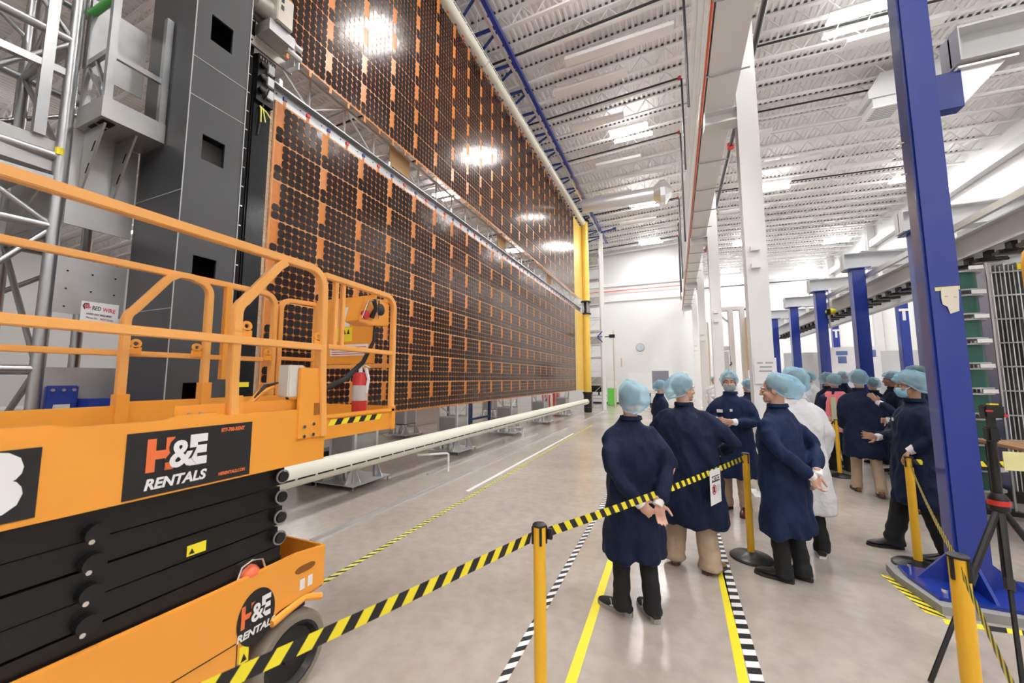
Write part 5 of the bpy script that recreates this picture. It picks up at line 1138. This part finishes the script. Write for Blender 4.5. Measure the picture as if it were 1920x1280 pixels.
def shoe(parent, x, y, yaw, kind, sole=None, lift=0.0, k=1.0):
    R = rotm(yaw); c = np.array((x, y, lift))
    secs = [(-.085, .030, .055), (-.06, .036, .085), (-.01, .038, .095), (.04, .042, .080), (.09, .048, .058), (.14, .046, .046), (.18, .034, .036), (.20, .014, .026)]
    b = MB(); rings = []
    for yy, w, h in secs:
        ring = []
        for j in range(12):
            a = 2 * math.pi * j / 12; px, pz = w * math.cos(a), h * .5 + h * .5 * math.sin(a)
            ring.append(c + R @ np.array((px * k, yy * k, .018 + max(0, pz) * k)))
        rings.append(ring)
    b.loft(rings); s = b.build('shoe', SHOES[kind], parent, smooth=True, local=True)
    out = [(.0, -.092), (.026, -.085), (.036, -.05), (.036, .02), (.046, .08), (.050, .12), (.040, .175), (.018, .205), (0, .21)]
    poly = [(a, q) for a, q in out] + [(-a, q) for a, q in out[-2:0:-1]]
    b = MB(); P = [R @ np.array((a * k, q * k, 0)) + c for a, q in poly]; hs = .03 if kind == 'sneaker' else .024
    b.add([(p[0], p[1], p[2] + .001) for p in P] + [(p[0], p[1], p[2] + hs) for p in P], [tuple(range(len(P) - 1, -1, -1)), tuple(range(len(P), 2 * len(P)))] + [(i, (i + 1) % len(P), len(P) + (i + 1) % len(P), len(P) + i) for i in range(len(P))])
    b.build('sole', M_sole[sole or kind], s, local=True)
    if kind == 'sneaker':
        for sd in (-1, 1):
            b = MB()
            for yy in (.02, .05): b.tube([c + R @ np.array((sd * .044 * k, yy, .035)), c + R @ np.array((sd * .036 * k, yy + .02, .085))], .005, 5)
            b.tube([c + R @ np.array((sd * .046 * k, .07, .04)), c + R @ np.array((sd * .04 * k, -.03, .06))], .005, 5); b.build('side_stripe', M_greylt, s, local=True)
    return s
def person(label, loc, rz, h=1.75, coat=None, trouser=None, shoes='black', sole=None, g=1.0, hem=.38, lean=(0, 0), armL=None, armR=None, handL=None, handR=None,
           feet=((-.11, 0, .15), (.11, 0, -.15)), head=(0, 0), net=1.0, netdir=(0, 0), hair='dark', mask=None, detail=False, vest=False, cuffs=True, skin=None, seed=0, lift=(0, 0), legs_bag=0.0, hood=False, badge=False, upper_only=False, nolegs=False, group='visitors in hair nets'):
    coat = coat or M_navy; trouser = trouser or M_blackcl; skin = skin or M_skin
    k = h / 1.75; t = thing('person', label, 'person', (loc[0], loc[1], 0), group, rz)
    lx, ly = lean
    def L(p, s=1.0):  # scale and lean
        z = p[2]; f = max(0, min(1, (z - .85) / .6)); return np.array((p[0] * k + lx * f, p[1] * k + ly * f, z * k))
    shx = .185 * (1 + (g - 1) * .6)
    armL = armL or [(-shx - .07, -.03, 1.13), (-shx - .05, .05, .88)]; armR = armR or [(shx + .07, -.03, 1.13), (shx + .05, .05, .88)]
    shL, shR = L((-shx, -.005, 1.345)), L((shx, -.005, 1.345)); aL = [shL] + [L(p) for p in armL]; aR = [shR] + [L(p) for p in armR]
    # ---------------- coat: torso loft and sleeves fused
    b = MB(); rings = []; n = 24
    prof = [(hem, .255, .185), (hem + .04, .255, .186), (.62, .245, .180), (.80, .232, .170), (.95, .222, .160), (1.08, .212, .150), (1.22, .218, .148), (1.32, .205, .135), (1.385, .160, .115), (1.43, .115, .092), (1.465, .082, .076), (1.505, .070, .068)]
    for z, rx, ry in prof:
        f = 1 if z > 1.42 else g; c = L((0, -.005 if z > 1.3 else 0, z)); e = 2.4
        rings.append([c + np.array((rx * f * k * math.copysign(abs(math.cos(a)) ** (2 / e), math.cos(a)), ry * f * k * math.copysign(abs(math.sin(a)) ** (2 / e), math.sin(a)), 0)) for a in [2 * math.pi * j / n for j in range(n)]])
    b.loft(rings)
    for a, sh in ((aL, shL), (aR, shR)):
        ctr = L((0, 0, 1.34)); e1 = nrm(a[2] - a[1]); w = a[2] - e1 * .015
        mid1 = (a[0] + a[1]) / 2; mid2 = (a[1] + w) / 2
        sx = math.copysign(1, sh[0] - ctr[0]); gg = g ** .5
        b.tube([L((sx * .07, -.005, 1.395)), L((sx * .7 * shx, -.005, 1.378)), sh + np.array((0, 0, -.02)), mid1, a[1], mid2, w], [.045 * k, .062 * k * gg, .076 * k * gg, .072 * k * gg, .064 * k, .058 * k, .049 * k], 14)
    cm = remesh(b, .016 if detail else .022, 8 if detail else 4)
    nv = len(cm.vertices); co = np.empty(nv * 3); cm.vertices.foreach_get('co', co); co = co.reshape(-1, 3); no = np.array([tuple(v.normal) for v in cm.vertices])
    th = np.arctan2(co[:, 1], co[:, 0]); fz = np.clip((1.05 * k - co[:, 2]) / (.6 * k), 0, 1) * (np.hypot(co[:, 0], co[:, 1]) < .34 * g)
    dsp = fz * ((.009 * np.sin(5 * th + seed) + .006 * np.sin(9 * th + 2 * seed + co[:, 2] * 2)))
    sd = seed * 7.3
    dsp += np.array([noise.noise(Vector((p[0] * 7 + sd, p[1] * 7, p[2] * 4.2 + (p[0] + p[1]) * 2))) * .020 + (.5 - abs(noise.noise(Vector((p[0] * 9 + sd, p[1] * 9, p[2] * 6 + p[0] * 5)))) * 2) * .012 + noise.noise(Vector((p[0] * 17 + sd, p[1] * 17, p[2] * 11))) * .006 for p in co])
    co += no * dsp[:, None]; cm.vertices.foreach_set('co', co.ravel()); cm.update()
    cobj = put(cm, 'coat', coat, t)
    # collar
    b = MB(); b.lathe([(.074 * k, 0), (.090 * k, .008), (.084 * k, .038 * k), (.074 * k, .038 * k), (.070 * k, .0)], (0, 0, 0), 18)
    b.v = [tuple(np.array(p) * np.array((1, .95, 1)) + L((0, -.006, 1.475))) for p in b.v]; b.build('collar', coat, cobj, smooth=True, local=True)
    # ---------------- legs
    hips = [L((-.085, 0, .84)), L((.085, 0, .84))]
    if not nolegs:
        b = MB()
        for i, (fx, fy, fyaw) in enumerate(feet):
            an = np.array((fx, fy - .02, .09 + lift[i])); kn = (hips[i] + an) / 2 + np.array((0, .03, .0)); bg = legs_bag
            b.tube([hips[i], (hips[i] * .6 + kn * .4), kn, (kn + an) / 2, an + (0, 0, .03), an - (0, 0, .055)], [.098 * g, .088 * g, .072 * g, .068 * (g + bg), .068 * (g + bg), .072 * (g + bg * 1.5)], 14)
        tm = remesh(b, .015 if detail else .022, 3)
        nv = len(tm.vertices); co = np.empty(nv * 3); tm.vertices.foreach_get('co', co); co = co.reshape(-1, 3); no = np.array([tuple(v.normal) for v in tm.vertices])
        amp = .004 + .010 * np.clip((.35 - co[:, 2]) / .3, 0, 1) * (1 + 2 * legs_bag)
        co += no * (np.array([noise.noise(Vector((p[0] * 9 + sd, p[1] * 9, p[2] * 17))) for p in co]) * amp)[:, None]
        tm.vertices.foreach_set('co', co.ravel()); tm.update(); put(tm, 'trousers', trouser, t)
        for i, (fx, fy, fyaw) in enumerate(feet): shoe(t, fx, fy, fyaw, shoes, sole, lift[i], k)
    # ---------------- body (head, neck, core, hands) as one skin
    vox = .0055 if detail else .011
    b = MB(); hc = L((0, .02, 1.63)); HR = rotm(head[0], head[1], head[2] if len(head) > 2 else 0); H = lambda p: hc + HR @ (np.array(p, float) * k)
    E = lambda c, r: b.ell(H(c), tuple(q * k for q in r), 16, 12, HR)
    E((0, -.015, .035), (.075, .095, .090)); E((0, .022, -.040), (.058, .066, .078)); E((0, .068, -.092), (.026, .022, .020)); E((0, .074, .024), (.050, .018, .012))
    E((0, .094, -.014), (.011, .018, .030)); E((0, .104, -.032), (.016, .016, .012)); E((0, .083, -.066), (.025, .012, .006)); E((0, .083, -.076), (.022, .011, .007))
    for sx in (-1, 1): E((sx * .077, -.012, -.008), (.010, .020, .032)); E((sx * .045, .062, -.030), (.020, .020, .018))
    b.tube([H((0, -.02, -.03)), H((0, -.022, -.10)) * .6 + L((0, 0, 1.50)) * .4, L((0, 0, 1.44)), L((0, 0, 1.30))], [.058 * k, .055 * k, .064 * k, .09 * k], 14)
    b.tube([L((0, 0, 1.35)), L((0, 0, 1.0)), L((0, 0, .80))], [.09 * k, .085 * k, .09 * k], 10); 
    for a in (aL, aR): b.tube([L((0, 0, 1.34)), a[0], a[1], a[2] - nrm(a[2] - a[1]) * .02], [.06 * k, .045 * k, .036 * k, .026 * k], 8)
    if not nolegs:
        for i, (fx, fy, fyaw) in enumerate(feet): b.tube([L((0, 0, .84)), hips[i], (hips[i] + np.array((fx, fy, .1 + lift[i]))) / 2 + (0, .03, 0), (fx, fy - .02, .10 + lift[i])], [.07, .06, .045, .035], 8)
    for a, hd, sdn in ((aL, handL, 1), (aR, handR, -1)):
        e = nrm(a[2] - a[1]); hd = hd or dict(n=(1 if sdn > 0 else -1, 0, 0))
        hand(b, a[2], hd.get('d', e), hd['n'], sdn * hd.get('flip', 1), hd.get('curl', .35), hd.get('spread', .10), k * 1.0)
    bm_ = remesh(b, vox, 1)
    put(bm_, 'body', skin, t)
    # face details
    for sx in (-1, 1):
        ey = MB().ell(H((sx * .031, .079, .004)), (.011 * k, .009 * k, .0085 * k), 10, 8, HR).build('eye', M_eye, t, smooth=True, local=True)
        MB().ell(H((sx * .031, .0865, .004)), (.0055 * k, .003 * k, .0055 * k), 8, 6, HR).build('iris', M_iris, ey, smooth=True, local=True)
        MB().tube([H((sx * .014, .094, .022)), H((sx * .032, .092, .027)), H((sx * .050, .078, .022))], [.004 * k, .005 * k, .003 * k], 6).build('eyebrow', M_hairs[hair], t, smooth=True, local=True)
    MB().ell(H((0, -.023, .040)), (.081 * k, .099 * k, .091 * k), 18, 12, HR).build('hair', M_hairs[hair], t, smooth=True, local=True)
    # bouffant net
    if not hood:
        b = MB(); rings = []; nn = 28; m = 14
        for i in range(1, m + 1):
            u = i / m; ph = u * 2.15; ring = []
            for j in range(nn):
                a = 2 * math.pi * j / nn; dirv = np.array((math.sin(ph) * math.cos(a), math.sin(ph) * math.sin(a), math.cos(ph)))
                r = np.array((.112, .134, .124)) * net; pinch = max(0, (u - .80) / .20); p = dirv * r * (1 - .13 * pinch ** 1.5)
                p = p + np.array((netdir[0], netdir[1], -.3 * abs(netdir[0]) - .2 * abs(netdir[1]))) * math.sin(ph) ** 2 * .6
                p[2] += (-.040 if math.sin(a) < 0 else .080) * abs(math.sin(a)) * u ** 2
                nz = noise.noise(Vector((math.cos(a) * 2.4 + sd, math.sin(a) * 2.4, ph * 2.2))) * .018 + noise.noise(Vector((math.cos(a) * 6 + sd, math.sin(a) * 6, ph * 3))) * .007
                ring.append(H(np.array((0, -.028, .030)) + p * (1 + nz / .11)))
            rings.append(ring)
        top = H((0, -.028, .030 + .124 * net)); b.loft(rings, caps=False); o0 = len(b.v); b.v.append(tuple(top))
        for j in range(nn): b.f.append((o0, j, (j + 1) % nn)); b.m.append(0)
        nt_ = b.build('hair_net', M_net, t, smooth=True, local=True)
        rim = rings[-1] + [rings[-1][0]]; MB().tube(rim, .006, 6, caps=False).build('elastic_band', M_mask, nt_, smooth=True, local=True)
    else:
        MB().ell(H((0, -.03, .03)), (.105 * k, .125 * k, .125 * k), 18, 12, HR).build('hood', coat, t, smooth=True, local=True)
    if mask == 'surgical':
        b = MB(); rings = []
        for z, w, y in ((-.012, .045, .078), (-.02, .058, .090), (-.045, .064, .098), (-.075, .060, .096), (-.10, .046, .084), (-.112, .030, .066)):
            rings.append([H((w * math.cos(a), y - .055 + .062 * math.sin(a) + (.012 if z > -.06 and abs(a - hp) < .3 else 0), z)) for a in [math.pi * q / 12 for q in range(13)]])
        v = [p for r in rings for p in r]; b.add(v, [(i * 13 + j, i * 13 + j + 1, (i + 1) * 13 + j + 1, (i + 1) * 13 + j) for i in range(5) for j in range(12)])
        mk = b.build('face_mask', M_mask, t, smooth=True, local=True)
        for sx in (-1, 1): MB().tube([H((sx * .060, .045, -.03)), H((sx * .08, .0, .01)), H((sx * .082, -.02, -.01))], .0025, 5).build('ear_loop', M_paper, mk, local=True)
    elif mask == 'beard':
        MB().ell(H((0, .035, -.068)), (.072 * k, .070 * k, .060 * k), 18, 12, HR).build('beard_cover', M_net, t, smooth=True, local=True)
    if cuffs:
        for a in (aL, aR):
            e = nrm(a[2] - a[1]); MB().tube([a[2] - e * .035, a[2] - e * .01, a[2] + e * .022], [.044 * k, .038 * k, .034 * k], 14).build('knit_cuff', M_cuff, t, smooth=True, local=True)
    if badge:
        MB().box(.055, .125, .152 * g, .158 * g, 1.26, 1.30).build('name_badge', M_paper, t, local=True); MB().box(-.06, -.03, .152 * g, .158 * g, 1.28, 1.31).build('pocket_clip', M_paper, t, local=True)
    if vest:
        b = MB(); rings = []
        for z, rx, ry in ((.72, .262, .20), (.95, .245, .182), (1.22, .238, .168), (1.36, .222, .148), (1.45, .12, .10)):
            c = L((0, 0, z)); rings.append([c + np.array((rx * k * math.cos(a), ry * k * math.sin(a), 0)) for a in [2 * math.pi * j / n for j in range(n)]])
        b.loft(rings, caps=False); vs = b.build('hi_vis_vest', M_pink, t, smooth=True, local=True)
        for sx in (-1, 1):
            MB().bar(L((sx * .12, -.172, 1.34)), L((sx * .125, -.195, .75)), .055, .006, up=(0, 1, 0)).build('reflective_strip', M_refl, vs, local=True); MB().bar(L((sx * .12, -.170, 1.34)), L((sx * .125, -.193, .75)), .085, .004, up=(0, 1, 0)).build('lime_border', M_tapeyp, vs, local=True)
        b = MB(); rr = []
        for z in (.93, .99): c = L((0, 0, z)); rr.append([c + np.array((.253 * k * math.cos(a), .192 * k * math.sin(a), 0)) for a in [2 * math.pi * j / n for j in range(n)]])
        b.loft(rr, caps=False); b.build('reflective_strip', M_refl, vs, smooth=True, local=True)
    return t
R_ = math.radians
# --- nearest group
person('person seen from behind in navy coat and grey-soled sneakers, hands behind back', (-.325, 3.08), R_(24), 1.645, shoes='sneaker', hem=.43, detail=True, seed=1, g=.93, net=1.10, netdir=(.05, -.02), hair='grey', coat=M_navy,
       armL=[(-.215, -.15, 1.13), (-.03, -.235, .90)], armR=[(.265, -.12, 1.13), (.11, -.235, .905)], handL=dict(d=(.75, -.05, -.65), n=(0, 1, 0), curl=.7, flip=1), handR=dict(d=(.10, -.05, -1), n=(0, -1, 0), curl=.45, flip=1, spread=.06),
       feet=((-.10, .03, .75), (.10, -.03, .12)), head=(-.1, 0))
person('stout person in navy coat and khaki trousers, back turned, beside the hanging notice', (.08, 4.03), R_(-14), 1.71, trouser=M_khaki, shoes='tan', g=1.24, hem=.40, detail=True, seed=2, net=1.08, netdir=(-.05, -.03), hair='grey', legs_bag=.12,
       armL=[(-.34, .02, 1.13), (-.22, .24, 1.0)], armR=[(.40, .05, 1.14), (.24, .28, 1.02)], feet=((-.15, .0, .25), (.15, -.02, -.45)), head=(-.75, 0), lean=(-.02, .02), cuffs=False)
person('masked person in navy coat facing the camera, khaki trousers and dark red shoes', (.66, 5.85), R_(158), 1.77, coat=M_navy2, trouser=M_khaki, shoes='red', g=1.05, hem=.44, detail=True, seed=3, net=1.0, hair='brown', mask='beard', badge=True,
       armL=[(-.29, .03, 1.13), (-.10, .30, 1.15)], armR=[(.29, .02, 1.13), (.08, .30, 1.16)], handL=dict(n=(1, 0, .2), curl=.4), handR=dict(n=(-1, 0, .3), curl=.4), feet=((-.11, .03, .1), (.12, -.03, -.35)), head=(.30, 0))
person('person in navy coat and black trousers with hands clasped behind, face in profile', (.84, 4.11), R_(48), 1.71, coat=M_navy2, g=.97, hem=.38, detail=True, seed=4, net=1.06, netdir=(0, -.10), hair='grey', lean=(0, .02),
       armL=[(-.26, -.13, 1.13), (-.05, -.25, .93)], armR=[(.27, -.13, 1.13), (.03, -.255, .94)], handL=dict(d=(.5, -.05, -.8), n=(0, 1, 0), curl=.8), handR=dict(d=(-.2, -.1, -.97), n=(0, -1, 0), curl=.75, spread=.05),
       feet=((-.09, .02, .35), (.09, -.03, .15)), head=(.42, -.05))
person('person in long white coat and black trousers behind the clasped hands', (1.11, 4.74), R_(12), 1.775, coat=M_whitec, shoes='black', sole='white', hem=.40, detail=False, seed=5, net=1.08, hair='brown', feet=((-.10, 0, .2), (.12, -.02, -.35)), head=(.15, .1), g=1.0)
# --- right group
person('masked person in navy coat resting a hand on a yellow belt post', (2.155, 5.08), R_(84), 1.74, g=1.14, hem=.50, detail=True, seed=6, net=1.04, hair='grey', mask='surgical', skin=M_skin2, badge=True,
       armL=[(-.31, -.02, 1.15), (-.26, .13, 1.035)], armR=[(.25, .10, 1.13), (.10, .27, 1.10)], handL=dict(d=(.1, .35, -.5), n=(0, .2, -1), curl=.5), handR=dict(d=(-.25, .9, .15), n=(-.9, 0, .3), curl=.3, spread=.18),
       feet=((-.12, -.08, .1), (.13, .22, .12)), head=(.05, 0))
person('person in navy coat walking away in khaki trousers and brown shoes', (2.56, 7.42), R_(-6), 1.80, coat=M_navy, trouser=M_khaki, shoes='brown', hem=.52, detail=False, seed=7, net=1.02, hair='dark', feet=((-.10, .18, .05), (.10, -.12, -.15)), lift=(0, .02), g=1.0, lean=(0, .05), armL=[(-.235, -.01, 1.12), (-.21, .14, .92)], armR=[(.235, -.01, 1.12), (.21, .14, .92)])
person('tall person behind the man at the belt post, only hair net showing', (3.40, 7.85), R_(75), 1.86, seed=8, hair='grey', shoes='brown', feet=((-.1, 0, 0), (.1, .1, 0)))
person('person in navy coat raising an open hand beside the tall blue column', (2.90, 6.78), R_(92), 1.72, seed=9, mask='surgical', armL=[(-.22, .18, 1.17), (-.02, .40, 1.40)], handL=dict(d=(.1, .6, .8), n=(-.6, .7, -.3), curl=.15, spread=.25), armR=[(.28, .05, 1.13), (.10, .28, 1.15)], head=(.1, 0), shoes='brown', skin=M_skin)
person('person in pink high visibility vest, back turned', (2.765, 9.12), R_(8), 1.76, seed=10, vest=True, hair='grey', hem=.42)
person('person in navy coat and mask facing right, left of the pink vest', (2.86, 9.80), R_(-70), 1.79, seed=11, mask='surgical', hair='dark', hem=.5)
person('person in white coat leaning forward behind the white table', (2.76, 10.6), R_(65), 1.78, seed=12, coat=M_whitec, hair='brown', lean=(0, .12), head=(.1, -.1), hem=.4)
person('person in white coat far behind the white table', (3.25, 12.4), R_(40), 1.84, seed=13, coat=M_whitec, hair='grey')
person('person in navy coat facing left near the poster board', (3.64, 9.2), R_(85), 1.79, seed=14, hair='dark', skin=M_skin2)
person('dark-haired person in navy coat between the walking man and the poster board', (3.70, 10.12), R_(20), 1.69, seed=15, hair='dark')
person('masked person in navy coat behind the pink vest', (3.72, 11.7), R_(-150), 1.83, seed=16, mask='surgical', hair='grey')
person('person in navy coat at the back of the crowd', (4.47, 14.4), R_(170), 1.80, seed=17, hair='brown', mask='beard')
person('person in navy coat at the back right of the crowd', (5.25, 13.0), R_(60), 1.82, seed=18, hair='dark')
person('small masked person between the raised hand and the blue column', (3.58, 8.42), R_(110), 1.66, seed=19, mask='surgical', hair='grey')
# --- middle distance
person('person in navy coat looking right, behind the two nearest visitors', (-.28, 7.96), R_(-62), 1.64, seed=20, hair='dark', g=.9)
person('person in white coverall with blue-rimmed hat near the far columns', (1.33, 16.4), R_(170), 1.74, seed=21, coat=M_whitec, trouser=M_whitec, hair='brown', group='workers in white coveralls')
person('masked person in white coverall holding a phone near the far columns', (1.38, 14.9), R_(165), 1.68, seed=22, coat=M_whitec, trouser=M_whitec, hair='dark', mask='surgical', armL=[(-.26, .05, 1.12), (-.08, .28, 1.12)], armR=[(.26, .05, 1.12), (.06, .28, 1.12)], group='workers in white coveralls')
person('person in navy coat half hidden behind the masked man, at the belt post', (1.30, 8.75), R_(30), 1.66, seed=23, hair='dark')
